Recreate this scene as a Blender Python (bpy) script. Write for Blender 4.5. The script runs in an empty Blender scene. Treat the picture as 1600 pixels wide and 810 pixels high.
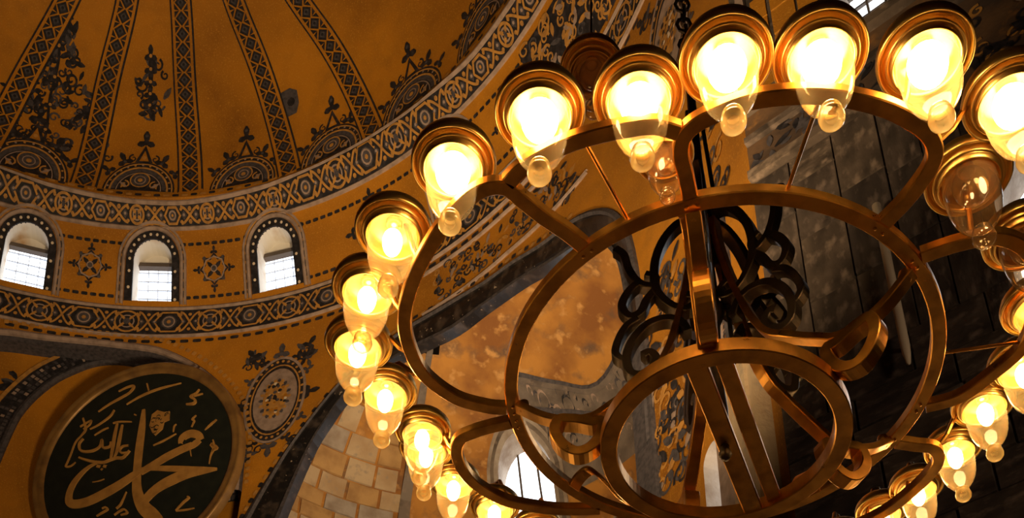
import bpy, math, random
from mathutils import Vector, Matrix
from mathutils.geometry import delaunay_2d_cdt

random.seed(7)
SC = bpy.context.scene
COL = SC.collection
PI = math.pi
cos, sin, rad = math.cos, math.sin, math.radians
EYE = 1.6                                    # eye height above the floor

# ------------------------------------------------------------------ camera
cam_d = bpy.data.cameras.new('camera')
cam = bpy.data.objects.new('camera', cam_d)
COL.objects.link(cam)
EL, ROLL = 0.474721, 0.0170425              # pitch up, roll
F = Vector((0, cos(EL), sin(EL)))
Rr = Vector((1, 0, 0))
Uu = Rr.cross(F)
R2 = cos(ROLL) * Rr + sin(ROLL) * Uu
U2 = -sin(ROLL) * Rr + cos(ROLL) * Uu
cam.matrix_world = Matrix(((R2.x, U2.x, -F.x, 0), (R2.y, U2.y, -F.y, 0), (R2.z, U2.z, -F.z, EYE), (0, 0, 0, 1)))
cam_d.sensor_width = 36.0
cam_d.lens = 1728.27 / 1600 * 36
cam_d.shift_y = 795 / 1600                  # the photograph is the top of an upright frame
cam_d.clip_end = 300
SC.camera = cam

# ------------------------------------------------------------------ world, lights, exposure
wd = bpy.data.worlds.new('world'); SC.world = wd; wd.use_nodes = True
wd.node_tree.nodes['Background'].inputs[0].default_value = (0.75, 0.85, 1.0, 1)
wd.node_tree.nodes['Background'].inputs[1].default_value = 1.0
SC.view_settings.view_transform = 'Standard'
SC.view_settings.look = 'None'
SC.view_settings.gamma = 1
SC.view_settings.exposure = 0.0
SC.view_settings.use_curve_mapping = False

def flood(name, loc, to, power, color, size=1.5, spread=120):
    l = bpy.data.lights.new(name, 'AREA'); l.energy = power; l.color = color
    l.shape = 'DISK'; l.size = size; l.spread = rad(spread)
    o = bpy.data.objects.new(name, l); COL.objects.link(o)
    o.location = (loc[0], loc[1], loc[2] + EYE)
    d = Vector(to) - Vector(loc)
    o.rotation_euler = d.to_track_quat('-Z', 'Y').to_euler()
    return o
WARM = (1.0, 0.74, 0.42)
flood('dome_floodlight', (1.0, 9.0, 7.0), (-6, 24, 34), 900, WARM, 2.0, 70)
flood('gallery_floodlight', (-10, 4.0, 8.0), (-13, 25, 37), 190, WARM, 2.0, 80)
flood('niche_fill', (-1.5, 21.0, 12.5), (-3.5, 27, 27), 185, WARM, 1.5, 130)  # unseen fill light added to brighten the niche
flood('arch_side_fill', (-3.0, 7.0, 8.0), (3.5, 15.5, 25), 330, WARM, 1.5, 60)  # extra fill added to lift the wall right of the big arch
flood('brass_fill_left', (-2.2, 9.5, 1.2), (.7, 2.8, 2.9), 44, (1.0, 0.62, 0.26), 2.6, 150)  # added low disk, out of view, for warm reflections on the brass undersides
flood('brass_fill_right', (4.6, 8.5, 1.4), (.7, 2.8, 2.9), 32, (1.0, 0.62, 0.26), 2.6, 150)  # its partner on the right, likewise added for the brass
flood('pier_fill', (9.0, -3.0, 6.0), (6, 9, 15), 120, (1.0, 0.76, 0.52), 2.0, 120)  # low fill added so the unlit pier shows its stone

# ------------------------------------------------------------------ helpers
def tag(o, label=None, cat=None, group=None, kind=None):
    if label: o['label'] = label
    if cat: o['category'] = cat
    if group: o['group'] = group
    if kind: o['kind'] = kind
    return o

def mesh(name, verts, faces, mats, mi=None, smooth=False):
    me = bpy.data.meshes.new(name)
    me.from_pydata([tuple(v) for v in verts], [], faces)
    for m in (mats if isinstance(mats, (list, tuple)) else [mats]):
        me.materials.append(m)
    if mi: me.polygons.foreach_set('material_index', mi)
    if smooth: me.polygons.foreach_set('use_smooth', [True] * len(me.polygons))
    me.update()
    return me

def link(name, me, parent=None, loc=(0, 0, 0), rot=None, scale=None):
    o = bpy.data.objects.new(name, me)
    COL.objects.link(o)
    o.parent = parent
    o.location = loc
    if rot is not None: o.rotation_euler = rot
    if scale is not None: o.scale = scale
    return o

def obj(name, verts, faces, mats, parent=None, mi=None, smooth=False, loc=(0, 0, 0)):
    return link(name, mesh(name, verts, faces, mats, mi, smooth), parent, loc)

def empty(name, loc):
    o = bpy.data.objects.new(name, None); COL.objects.link(o); o.location = loc
    o.empty_display_size = 0.2
    return o

class MB:
    """collects shapes for ONE mesh"""
    def __init__(s): s.v, s.f, s.m = [], [], []
    def add(s, v, f, m=0):
        n = len(s.v); s.v += [tuple(p) for p in v]; s.f += [tuple(i + n for i in q) for q in f]; s.m += [m] * len(f)
    def box(s, c, h, m=0, rot=None):
        pts = []
        for x in (-1, 1):
            for y in (-1, 1):
                for z in (-1, 1):
                    p = Vector((x * h[0], y * h[1], z * h[2]))
                    if rot: p = rot @ p
                    pts.append(p + Vector(c))
        s.add(pts, [(0, 1, 3, 2), (4, 6, 7, 5), (0, 4, 5, 1), (2, 3, 7, 6), (0, 2, 6, 4), (1, 5, 7, 3)], m)
    def lathe(s, prof, n=32, m=0, c=(0, 0, 0)):
        v, f = [], []
        for r, z in prof:
            for k in range(n):
                a = 2 * PI * k / n
                v.append((c[0] + r * cos(a), c[1] + r * sin(a), c[2] + z))
        for i in range(len(prof) - 1):
            for k in range(n):
                k2 = (k + 1) % n
                f.append((i * n + k, i * n + k2, (i + 1) * n + k2, (i + 1) * n + k))
        s.add(v, f, m)
    def tube(s, pts, r, n=8, m=0):
        pts = [Vector(p) for p in pts]
        v, f = [], []
        for i, p in enumerate(pts):
            t = (pts[min(i + 1, len(pts) - 1)] - pts[max(i - 1, 0)]).normalized()
            a = t.cross(Vector((0.3, 0.9, 0.31))).normalized(); b = t.cross(a)
            rr = r[i] if isinstance(r, (list, tuple)) else r
            for k in range(n):
                g = 2 * PI * k / n
                v.append(p + a * rr * cos(g) + b * rr * sin(g))
        for i in range(len(pts) - 1):
            for k in range(n):
                k2 = (k + 1) % n
                f.append((i * n + k, i * n + k2, (i + 1) * n + k2, (i + 1) * n + k))
        f.append(tuple(range(n))[::-1]); f.append(tuple((len(pts) - 1) * n + k for k in range(n)))
        s.add(v, f, m)
    def sweep(s, pts, bvec, wb, hn, closed=False, ch=0.004, m=0, taper=None):
        """bar of chamfered rectangular section; bvec = fixed binormal, wb wide along it; hn = (n0, n1) along b x t"""
        pts = [Vector(p) for p in pts]
        N = len(pts); b = Vector(bvec).normalized()
        v, f = [], []
        for i, p in enumerate(pts):
            if closed: t = pts[(i + 1) % N] - pts[i - 1]
            else: t = pts[min(i + 1, N - 1)] - pts[max(i - 1, 0)]
            t.normalize(); n = b.cross(t).normalized()
            k = taper[i] if taper else 1
            w = wb / 2 * k; n0, n1 = hn[0] * k, hn[1] * k
            for x, y in ((-w + ch, n0), (w - ch, n0), (w, n0 + ch), (w, n1 - ch), (w - ch, n1), (-w + ch, n1), (-w, n1 - ch), (-w, n0 + ch)):
                v.append(p + b * x + n * y)
        M = N if closed else N - 1
        for i in range(M):
            j = (i + 1) % N
            for k in range(8):
                k2 = (k + 1) % 8
                f.append((i * 8 + k, i * 8 + k2, j * 8 + k2, j * 8 + k))
        if not closed:
            f.append(tuple(range(7, -1, -1))); f.append(tuple((N - 1) * 8 + k for k in range(8)))
        s.add(v, f, m)
    def build(s, name, mats, parent=None, smooth=False, loc=(0, 0, 0)):
        return obj(name, s.v, s.f, mats, parent, s.m, smooth, loc)

def crom(pts, k=6, closed=False):
    """Catmull-Rom resample of n-d points"""
    N = len(pts); out = []
    M = N if closed else N - 1
    g = (lambda i: pts[i % N]) if closed else (lambda i: pts[max(0, min(N - 1, i))])
    for i in range(M):
        a, b, c, d = g(i - 1), g(i), g(i + 1), g(i + 2)
        for j in range(k):
            t = j / k
            out.append(tuple(0.5 * (2 * b[q] + (c[q] - a[q]) * t + (2 * a[q] - 5 * b[q] + 4 * c[q] - d[q]) * t * t + (3 * b[q] - a[q] - 3 * c[q] + d[q]) * t ** 3) for q in range(len(b))))
    if not closed: out.append(tuple(pts[-1]))
    return out

def interp(x, tab):
    if x <= tab[0][0]: return tab[0][1]
    for (a, b), (c, d) in zip(tab, tab[1:]):
        if x <= c: return b + (d - b) * (x - a) / (c - a)
    return tab[-1][1]

# ------------------------------------------------------------------ materials
def mat(name, color, rough=0.8, metal=0.0, noise=None, bump=None, spec=0.3, coat=0):
    """noise = (scale, detail, colour2, contrast lo, hi); bump = (scale, strength)"""
    m = bpy.data.materials.new(name); m.use_nodes = True
    nt = m.node_tree; b = nt.nodes['Principled BSDF']
    b.inputs['Base Color'].default_value = (*color, 1)
    b.inputs['Roughness'].default_value = rough
    b.inputs['Metallic'].default_value = metal
    b.inputs['Specular IOR Level'].default_value = spec
    if coat: b.inputs['Coat Weight'].default_value = coat
    tc = nt.nodes.new('ShaderNodeTexCoord')
    if noise:
        prev = None
        for (sc, det, c2, lo, hi) in (noise if isinstance(noise, list) else [noise]):
            n = nt.nodes.new('ShaderNodeTexNoise'); n.inputs['Scale'].default_value = sc; n.inputs['Detail'].default_value = det
            nt.links.new(tc.outputs['Object'], n.inputs['Vector'])
            r = nt.nodes.new('ShaderNodeMapRange'); r.inputs[1].default_value = lo; r.inputs[2].default_value = hi
            nt.links.new(n.outputs['Fac'], r.inputs[0])
            x = nt.nodes.new('ShaderNodeMix'); x.data_type = 'RGBA'
            nt.links.new(r.outputs[0], x.inputs[0])
            if prev is None: x.inputs[6].default_value = (*color, 1)
            else: nt.links.new(prev, x.inputs[6])
            x.inputs[7].default_value = (*c2, 1)
            prev = x.outputs[2]
        nt.links.new(prev, b.inputs['Base Color'])
    if bump:
        n = nt.nodes.new('ShaderNodeTexNoise'); n.inputs['Scale'].default_value = bump[0]; n.inputs['Detail'].default_value = 5
        nt.links.new(tc.outputs['Object'], n.inputs['Vector'])
        bp = nt.nodes.new('ShaderNodeBump'); bp.inputs['Strength'].default_value = bump[1]; bp.inputs['Distance'].default_value = 0.05
        nt.links.new(n.outputs['Fac'], bp.inputs['Height']); nt.links.new(bp.outputs[0], b.inputs['Normal'])
    return m

def metal_mat(name, c1, c2, rough, sc=9.0):
    m = mat(name, c1, rough, 1.0, (sc, 4, c2, 0.42, 0.66))
    nt = m.node_tree; b = nt.nodes['Principled BSDF']; tc = [n for n in nt.nodes if n.type == 'TEX_COORD'][0]
    n = nt.nodes.new('ShaderNodeTexNoise'); n.inputs['Scale'].default_value = sc * 2.3; n.inputs['Detail'].default_value = 5
    nt.links.new(tc.outputs['Object'], n.inputs['Vector'])
    r = nt.nodes.new('ShaderNodeMapRange'); r.inputs[3].default_value = rough - 0.1; r.inputs[4].default_value = rough + 0.16
    nt.links.new(n.outputs['Fac'], r.inputs[0]); nt.links.new(r.outputs[0], b.inputs['Roughness'])
    return m

def emit(name, color, strength):
    m = bpy.data.materials.new(name); m.use_nodes = True; nt = m.node_tree; nt.nodes.clear()
    e = nt.nodes.new('ShaderNodeEmission'); e.inputs[0].default_value = (*color, 1); e.inputs[1].default_value = strength
    o = nt.nodes.new('ShaderNodeOutputMaterial'); nt.links.new(e.outputs[0], o.inputs[0])
    return m

def glass(name, tint, milky, milk_col, gl=1.0):
    """thin blown glass: see-through, a little milky, bright at glancing angles"""
    m = bpy.data.materials.new(name); m.use_nodes = True; nt = m.node_tree; nt.nodes.clear()
    N = nt.nodes.new; L = nt.links.new
    t = N('ShaderNodeBsdfTransparent'); t.inputs[0].default_value = (*tint, 1)
    tr = N('ShaderNodeBsdfTranslucent'); tr.inputs[0].default_value = (*milk_col, 1)
    df = N('ShaderNodeBsdfDiffuse'); df.inputs[0].default_value = (*milk_col, 1)
    ad = N('ShaderNodeMixShader'); ad.inputs[0].default_value = 0.35; L(tr.outputs[0], ad.inputs[1]); L(df.outputs[0], ad.inputs[2])
    lw = N('ShaderNodeLayerWeight'); lw.inputs[0].default_value = 0.35
    rg = N('ShaderNodeMapRange'); rg.inputs[3].default_value = milky; rg.inputs[4].default_value = min(1, milky * 4.5); L(lw.outputs['Facing'], rg.inputs[0])
    m1 = N('ShaderNodeMixShader'); L(rg.outputs[0], m1.inputs[0]); L(t.outputs[0], m1.inputs[1]); L(ad.outputs[0], m1.inputs[2])
    g = N('ShaderNodeBsdfGlossy'); g.inputs['Roughness'].default_value = 0.04
    l2 = N('ShaderNodeLayerWeight'); l2.inputs[0].default_value = 0.5
    pw = N('ShaderNodeMath'); pw.operation = 'POWER'; pw.inputs[1].default_value = 3.5; L(l2.outputs['Facing'], pw.inputs[0])
    mu = N('ShaderNodeMath'); mu.operation = 'MULTIPLY_ADD'; mu.inputs[1].default_value = 0.6 * gl; mu.inputs[2].default_value = 0.04 * gl; L(pw.outputs[0], mu.inputs[0])
    m2 = N('ShaderNodeMixShader'); L(mu.outputs[0], m2.inputs[0]); L(m1.outputs[0], m2.inputs[1]); L(g.outputs[0], m2.inputs[2])
    o = N('ShaderNodeOutputMaterial'); L(m2.outputs[0], o.inputs[0])
    return m

M_OCHRE = mat('ochre_mosaic', (0.54, 0.205, 0.012), 0.62, 0, [(0.23, 5, (0.27, 0.10, 0.010), 0.42, 0.70), (1.6, 6, (0.40, 0.155, 0.012), 0.45, 0.8), (22, 3, (0.60, 0.27, 0.03), 0.55, 0.75)], (30, 0.25))
M_DARK = mat('dark_paint', (0.018, 0.016, 0.018), 0.6, 0, (6, 4, (0.05, 0.04, 0.045), 0.45, 0.7))
M_GOLD = mat('gold_paint', (0.55, 0.26, 0.055), 0.5, 0, (5, 4, (0.30, 0.15, 0.05), 0.4, 0.75))
M_PALE = mat('pale_paint', (0.38, 0.265, 0.21), 0.65, 0, (4, 4, (0.22, 0.15, 0.115), 0.4, 0.75))
M_SLATE = mat('slate_paint', (0.09, 0.075, 0.08), 0.7, 0, (8, 4, (0.04, 0.035, 0.04), 0.4, 0.7))
M_STUD = mat('pearl_stud', (0.75, 0.6, 0.45), 0.4)
M_PAINT = [M_DARK, M_GOLD, M_PALE, M_SLATE, M_OCHRE, M_STUD]
DK, GD, PL, SL, OC, ST = range(6)
M_PLASTER = mat('white_reveal_plaster', (0.72, 0.66, 0.58), 0.8, 0, (1.1, 5, (0.5, 0.3, 0.14), 0.55, 0.8))
M_CONCH = mat('stained_plaster', (0.52, 0.23, 0.045), 0.8, 0, [(0.5, 6, (0.26, 0.10, 0.025), 0.42, 0.60), (1.3, 6, (0.15, 0.085, 0.05), 0.52, 0.68), (2.6, 6, (0.60, 0.30, 0.09), 0.56, 0.7)], (6, 0.3))
M_BEIGE = mat('beige_stone', (0.50, 0.36, 0.22), 0.85, 0, [(0.9, 5, (0.36, 0.22, 0.11), 0.4, 0.7), (5, 4, (0.3, 0.24, 0.18), 0.55, 0.8)], (9, 0.4))
M_BEIGE2 = mat('beige_stone_grey', (0.38, 0.31, 0.25), 0.85, 0, (2, 5, (0.25, 0.18, 0.13), 0.4, 0.7), (9, 0.4))
M_BEIGE3 = mat('ochre_stone', (0.48, 0.28, 0.11), 0.85, 0, (2, 5, (0.33, 0.18, 0.07), 0.4, 0.7), (9, 0.4))
M_BLACKMARBLE = mat('black_veined_marble', (0.012, 0.010, 0.010), 0.3, 0, [(2.5, 6, (0.07, 0.05, 0.04), 0.5, 0.75), (9, 3, (0.35, 0.26, 0.19), 0.68, 0.74)], None, 0.6)
M_GREYBAND = mat('grey_mosaic', (0.20, 0.155, 0.125), 0.75, 0, [(1.2, 6, (0.10, 0.075, 0.06), 0.42, 0.68), (4, 4, (0.28, 0.20, 0.15), 0.55, 0.8)], (8, 0.4))
M_STONE = [mat('dark_stone_%d' % i, c, 0.85, 0, [(1.3, 6, tuple(x * 0.4 for x in c), 0.4, 0.6), (4, 5, tuple(x * 1.7 for x in c), 0.54, 0.7)], (3, 0.9)) for i, c in enumerate([(0.125, 0.088, 0.066), (0.15, 0.105, 0.075), (0.09, 0.064, 0.05)])]
M_BROWNWALL = mat('brown_painted_plaster', (0.16, 0.085, 0.04), 0.8, 0, [(1.1, 6, (0.07, 0.045, 0.032), 0.42, 0.62), (3, 5, (0.28, 0.13, 0.04), 0.60, 0.72)], (6, 0.4))
M_NAVE = mat('nave_plaster', (0.30, 0.19, 0.10), 0.85, 0, (0.3, 4, (0.2, 0.12, 0.06), 0.4, 0.7))
M_FLOOR = mat('marble_floor', (0.34, 0.27, 0.20), 0.35, 0, (0.5, 4, (0.22, 0.17, 0.13), 0.4, 0.7))
M_PANE = emit('daylit_pane', (0.93, 0.97, 1.0), 3.2)
M_BAR = mat('window_bar', (0.10, 0.075, 0.06), 0.6)
M_BLUEBAR = mat('leaded_bar', (0.55, 0.62, 0.78), 0.6)
M_BRASS = metal_mat('brass', (0.86, 0.43, 0.095), (0.52, 0.25, 0.06), 0.3)
M_TRAY = metal_mat('polished_brass', (0.95, 0.66, 0.24), (0.85, 0.53, 0.17), 0.33, 5)
M_IRON = metal_mat('dark_iron', (0.17, 0.13, 0.105), (0.09, 0.07, 0.06), 0.42)
M_BULB = emit('lit_bulb', (1.0, 0.72, 0.35), 32)
M_BULBOFF = mat('unlit_bulb', (0.7, 0.6, 0.45), 0.2)
M_GLASS = glass('lit_amber_glass', (1.0, 0.92, 0.74), 0.055, (1.0, 0.80, 0.48))
M_KNOB = glass('lit_knob_glass', (1.0, 0.9, 0.68), 0.22, (1.0, 0.82, 0.46))
M_CLEAR = glass('clear_glass', (0.95, 0.86, 0.72), 0.05, (0.8, 0.6, 0.4), 1.8)
M_GREEN = mat('black_green_board', (0.0085, 0.0105, 0.008), 0.6, 0, (3, 4, (0.014, 0.016, 0.011), 0.4, 0.7))
M_GILT = mat('gilt_lettering', (0.42, 0.205, 0.05), 0.45, 0, (3, 4, (0.30, 0.14, 0.035), 0.4, 0.7))
M_GILTRIM = mat('gilt_rim', (0.30, 0.155, 0.045), 0.4, 0.3, (2, 4, (0.17, 0.085, 0.03), 0.4, 0.7))
M_WIRE = mat('pale_rope', (0.85, 0.66, 0.45), 0.5)

# ------------------------------------------------------------------ the semi-dome: a surface of revolution
DC = (-13.086, 10.789)
PROF = [(-40, 17.45), (29.5, 17.4), (31.32, 17.24), (32.49, 17.05), (35.23, 15.78), (36.0, 15.15)]
HCAP = 11.5
def prof(z):
    if z > 36: return 15.15 * math.sqrt(max(0.0, 1 - min(1, (z - 36) / HCAP) ** 2))
    return interp(z, PROF)
def dome(az, z, off=0.0):                    # local to the dome axis; off > 0 = outwards
    r = prof(z) + off; a = rad(az)
    return (r * cos(a), r * sin(a), z)
CC = (10.739, 11.72); RC, ZC, HC = 7.75, 24.0, 5.2   # the conch behind the big arch
def conch(az, z, off=0.0):
    k = math.sqrt(max(0.0, 1 - (max(0.0, min(z, ZC + HC) - ZC) / HC) ** 2))
    r = RC * k + off; a = rad(az)
    return (CC[0] + r * cos(a), CC[1] + r * sin(a), z)

def shell(name, fmap, outer, holes, mats, parent, step, asc, pick=None, flip=False, rows=(), keep=None):
    """triangulated surface over (az, z) with real openings; asc = metres per degree"""
    pts, edges = [], []
    def loop(L):
        n = len(pts); pts.extend(L)
        edges.extend((n + i, n + (i + 1) % len(L)) for i in range(len(L)))
    loop(outer)
    for h in holes: loop(h)
    a0, a1 = min(p[0] for p in outer), max(p[0] for p in outer); z0, z1 = min(p[1] for p in outer), max(p[1] for p in outer)
    def inside(p, L):
        c = False; j = len(L) - 1
        for i in range(len(L)):
            if (L[i][1] > p[1]) != (L[j][1] > p[1]) and p[0] < (L[j][0] - L[i][0]) * (p[1] - L[i][1]) / (L[j][1] - L[i][1]) + L[i][0]: c = not c
            j = i
        return c
    a = a0 + step[0] / 2
    while a < a1:
        z = z0 + step[1] / 2
        while z < z1:
            if inside((a, z), outer) and not any(inside((a, z), h) for h in holes): pts.append((a, z))
            z += step[1]
        a += step[0]
    for z in rows:
        a = a0 + .5
        while a < a1:
            if inside((a, z), outer) and not any(inside((a, z), h) for h in holes): pts.append((a, z))
            a += 1.0
    r = delaunay_2d_cdt([Vector((p[0] * asc, p[1])) for p in pts], edges, [], 0, 1e-5)
    V = [(v.x / asc, v.y) for v in r[0]]; fs, mi = [], []
    for t in r[2]:
        c = (sum(V[i][0] for i in t) / 3, sum(V[i][1] for i in t) / 3)
        if not inside(c, outer) or any(inside(c, h) for h in holes): continue
        if keep and not all(keep(V[i]) for i in t): continue
        fs.append(tuple(t) if flip else tuple(reversed(t))); mi.append(pick(c) if pick else 0)
    return obj(name, [fmap(*p) for p in V], fs, mats, parent, mi, True)

def reveal(name, fmap, loop, d0, d1, m, parent, closed=True):
    n = len(loop)
    v = [fmap(a, z, d0) for a, z in loop] + [fmap(a, z, d1) for a, z in loop]
    f = [(i, (i + 1) % n, n + (i + 1) % n, n + i) for i in range(n if closed else n - 1)]
    return obj(name, v, f, m, parent)

def mould(name, fmap, curve, profile, mats, parent, asc, mi=None, closed=False):
    """loft a profile [(lateral m, off m)] along a curve of (az, z); lateral > 0 is left of travel"""
    N = len(curve); P = len(profile); v, f = [], []
    for i, (a, z) in enumerate(curve):
        p, q = (curve[i - 1], curve[(i + 1) % N]) if closed else (curve[max(0, i - 1)], curve[min(N - 1, i + 1)])
        tx, ty = (q[0] - p[0]) * asc, q[1] - p[1]; l = math.hypot(tx, ty) or 1
        nx, ny = -ty / l, tx / l
        for d, off in profile: v.append(fmap(a + nx * d / asc, z + ny * d, off))
    for i in range(N if closed else N - 1):
        j = (i + 1) % N
        for k in range(P - 1): f.append((i * P + k, i * P + k + 1, j * P + k + 1, j * P + k))
    fm = [mi[k] for i in range(N if closed else N - 1) for k in range(P - 1)] if mi else None
    return obj(name, v, f, mats, parent, fm)

class Orn:
    """flat painted ornament drawn in metres (u right, v up) and laid on a surface"""
    def __init__(s, f): s.f, s.v, s.fc, s.m = f, [], [], []
    def poly(s, pts, m, lay=1):
        n = len(s.v); s.v += [s.f(u, v, lay) for u, v in pts]; s.fc.append(tuple(range(n, n + len(pts)))); s.m.append(m)
    def strip(s, pts, w, m, lay=1, closed=False):
        N = len(pts); n = len(s.v)
        for i, (u, v) in enumerate(pts):
            p, q = (pts[i - 1], pts[(i + 1) % N]) if closed else (pts[max(0, i - 1)], pts[min(N - 1, i + 1)])
            tx, ty = q[0] - p[0], q[1] - p[1]; l = math.hypot(tx, ty) or 1
            ww = (w[i] if isinstance(w, (list, tuple)) else w) / 2
            s.v.append(s.f(u - ty / l * ww, v + tx / l * ww, lay)); s.v.append(s.f(u + ty / l * ww, v - tx / l * ww, lay))
        for i in range(N if closed else N - 1):
            j = (i + 1) % N; s.fc.append((n + 2 * i, n + 2 * i + 1, n + 2 * j + 1, n + 2 * j)); s.m.append(m)
    def blob(s, pts, c, m, lay=1, k=5):
        """a large patch, meshed in rings so that it follows the curve"""
        N = len(pts); n = len(s.v)
        for j in range(1, k + 1):
            s.v += [s.f(c[0] + (u - c[0]) * j / k, c[1] + (v - c[1]) * j / k, lay) for u, v in pts]
        s.v.append(s.f(c[0], c[1], lay))
        for i in range(N): s.fc.append((n + k * N, n + i, n + (i + 1) % N)); s.m.append(m)
        for j in range(k - 1):
            for i in range(N):
                a, b = n + j * N + i, n + j * N + (i + 1) % N
                s.fc.append((a, a + N, b + N, b)); s.m.append(m)
    def disc(s, u, v, r, m, lay=1, n=12, ky=1.0):
        if r * max(1, ky) > .35: s.blob([(u + r * cos(2 * PI * k / n), v + ky * r * sin(2 * PI * k / n)) for k in range(n)], (u, v), m, lay); return
        s.poly([(u + r * cos(2 * PI * k / n), v + ky * r * sin(2 * PI * k / n)) for k in range(n)], m, lay)
    def ring(s, u, v, r, w, m, lay=1, n=20, a0=0, a1=360, ky=1.0):
        full = a1 - a0 >= 360
        s.strip([(u + r * cos(rad(a0 + (a1 - a0) * k / n)), v + ky * r * sin(rad(a0 + (a1 - a0) * k / n))) for k in range(n if full else n + 1)], w, m, lay, full)
    def diamond(s, u, v, w, h, m, lay=1): s.poly([(u - w, v), (u, v - h), (u + w, v), (u, v + h)], m, lay)
    def petal(s, u, v, a, l, w, m, lay=1):
        c, d = cos(rad(a)), sin(rad(a))
        s.poly([(u + x * c - y * d, v + x * d + y * c) for x, y in ((0, 0), (l * .3, -w * .8), (l * .65, -w), (l, -w * .3), (l, w * .3), (l * .65, w), (l * .3, w * .8))], m, lay)
    def trefoil(s, u, v, a, r, m, lay=1):
        for k, q in ((0, 1.15), (110, .85), (-110, .85)): s.petal(u, v, a + k, r * q, r * .32, m, lay)
        s.disc(u, v, r * .3, m, lay, 8)
    def curl(s, u, v, a, r, m, lay=1, hand=1, w=None):
        pts = []
        for k in range(15):
            t = k / 14; g = rad(a + hand * 400 * t); rr = r * (1 - .75 * t)
            pts.append((u + rr * cos(g), v + rr * sin(g)))
        s.strip(pts, [(w or r * .3) * (1.1 - .5 * k / 14) for k in range(15)], m, lay)
    def build(s, name, parent, kind=None, loc=(0, 0, 0), rot=None):
        o = link(name, s.mesh(name), parent, loc, rot)
        if kind: o['kind'] = kind
        return o
    def mesh(s, name): return mesh(name, s.v, s.fc, M_PAINT, s.m)

def on_dome(az0, z0, base=0.02):
    def f(u, v, lay):
        z = z0 + v; r = prof(z)
        return dome(az0 - math.degrees(u / max(r, 3)), z, -(base + .014 * lay))
    return f
def on_conch(az0, z0, base=0.02):
    return lambda u, v, lay: conch(az0 - math.degrees(u / RC), z0 + v, -(base + .014 * lay))

ASC = 17.2 * PI / 180
def arch_loop(ac, w, zb, zt, asc, n=14):
    """arched opening: half width w (m), sill zb, crown zt"""
    h = w / asc; zs = zt - w
    L = [(ac + h, zb), (ac - h, zb)]
    return L + [(ac - h * cos(PI * k / n), zs + w * sin(PI * k / n)) for k in range(n + 1)]

ARCH1 = crom([(118.5, 24), (117.5, 27), (115.2, 29), (111.5, 30.3), (106.6, 30.8), (102.5, 30.93), (97.5, 31.02), (93.5, 30.99), (88.7, 30.8), (84.4, 30.1), (81.1, 29.2), (78.2, 27.95), (76.8, 26.7), (76.2, 25.6), (75.9, 24)], 4)
ARCH2 = crom([(76.6, 21), (74.9, 22.9), (71.7, 25.05), (69.1, 26.3), (66.3, 27.4), (63.3, 28.2), (57.5, 28.95), (51.1, 28.95), (46.4, 28.7), (42.2, 28.5), (38.2, 28.05), (33.8, 27.6), (30.5, 26.95), (27, 25.7), (24.8, 24.0), (23.6, 21), (23.2, 17)], 4)
ARCH2IN = crom([(72.6, 20.5), (71.1, 22.6), (68.7, 25.2), (66.8, 26.4), (64.3, 27.35), (58, 28.0), (50.9, 27.8), (47, 27.85), (42, 27.65), (37.5, 27.1), (32, 26.3), (28.6, 24.9), (26.8, 23.2), (25.9, 20), (25.6, 16)], 4)
hole1 = ARCH1 + [(75.9, 15), (118.5, 15)]
ARCH2MID = [(ARCH2[round(i * (len(ARCH2) - 1) / 56)][0] * .6 + ARCH2IN[round(i * (len(ARCH2IN) - 1) / 56)][0] * .4, ARCH2[round(i * (len(ARCH2) - 1) / 56)][1] * .6 + ARCH2IN[round(i * (len(ARCH2IN) - 1) / 56)][1] * .4) for i in range(57)]
hole2 = ARCH2MID + [(24.6, 12.5), (74.2, 12.5)]
SMALLW = arch_loop(16.3, .34, 12.4, 14.95, ASC)
WIN = [(121.2, .72), (105.6, .73), (90.35, .70), (74.4, .70), (48.7, .72)]
ZB, ZT = 32.78, 34.82
wholes = [arch_loop(a, w, ZB, ZT, 16.6 * PI / 180) for a, w in WIN]
outer = [(7 + 2 * k, 8) for k in range(97)] + [(199, 8 + .7 * k) for k in range(1, 40)] + [(199 - 2 * k, 36) for k in range(97)] + [(7, 36 - .7 * k) for k in range(1, 40)]
# extra rows of points sit on the profile's breaks so the mesh follows it
ceil = shell('ceiling', dome, outer, wholes + [hole1, hole2, SMALLW], [M_OCHRE], None, (2, 0.8), ASC, rows=(31.32, 32.49, 35.23, 35.6, 35.95))
ceil.location = (DC[0], DC[1], EYE)
tag(ceil, 'ochre mosaic semi-dome with dark painted ribs above its ring of arched windows', 'ceiling', kind='structure')
v, f = [], []
NA, NT = 193, 40
for j in range(NT + 1):
    z = 36 + HCAP * sin(PI / 2 * j / NT)
    for i in range(NA): v.append(dome(7 + i, min(z, 36 + HCAP - 1e-4)))
for j in range(NT):
    for i in range(NA - 1): f.append((j * NA + i, j * NA + i + 1, (j + 1) * NA + i + 1, (j + 1) * NA + i))
vault = obj('vault_skin', v, f, M_OCHRE, ceil, smooth=True)

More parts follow.
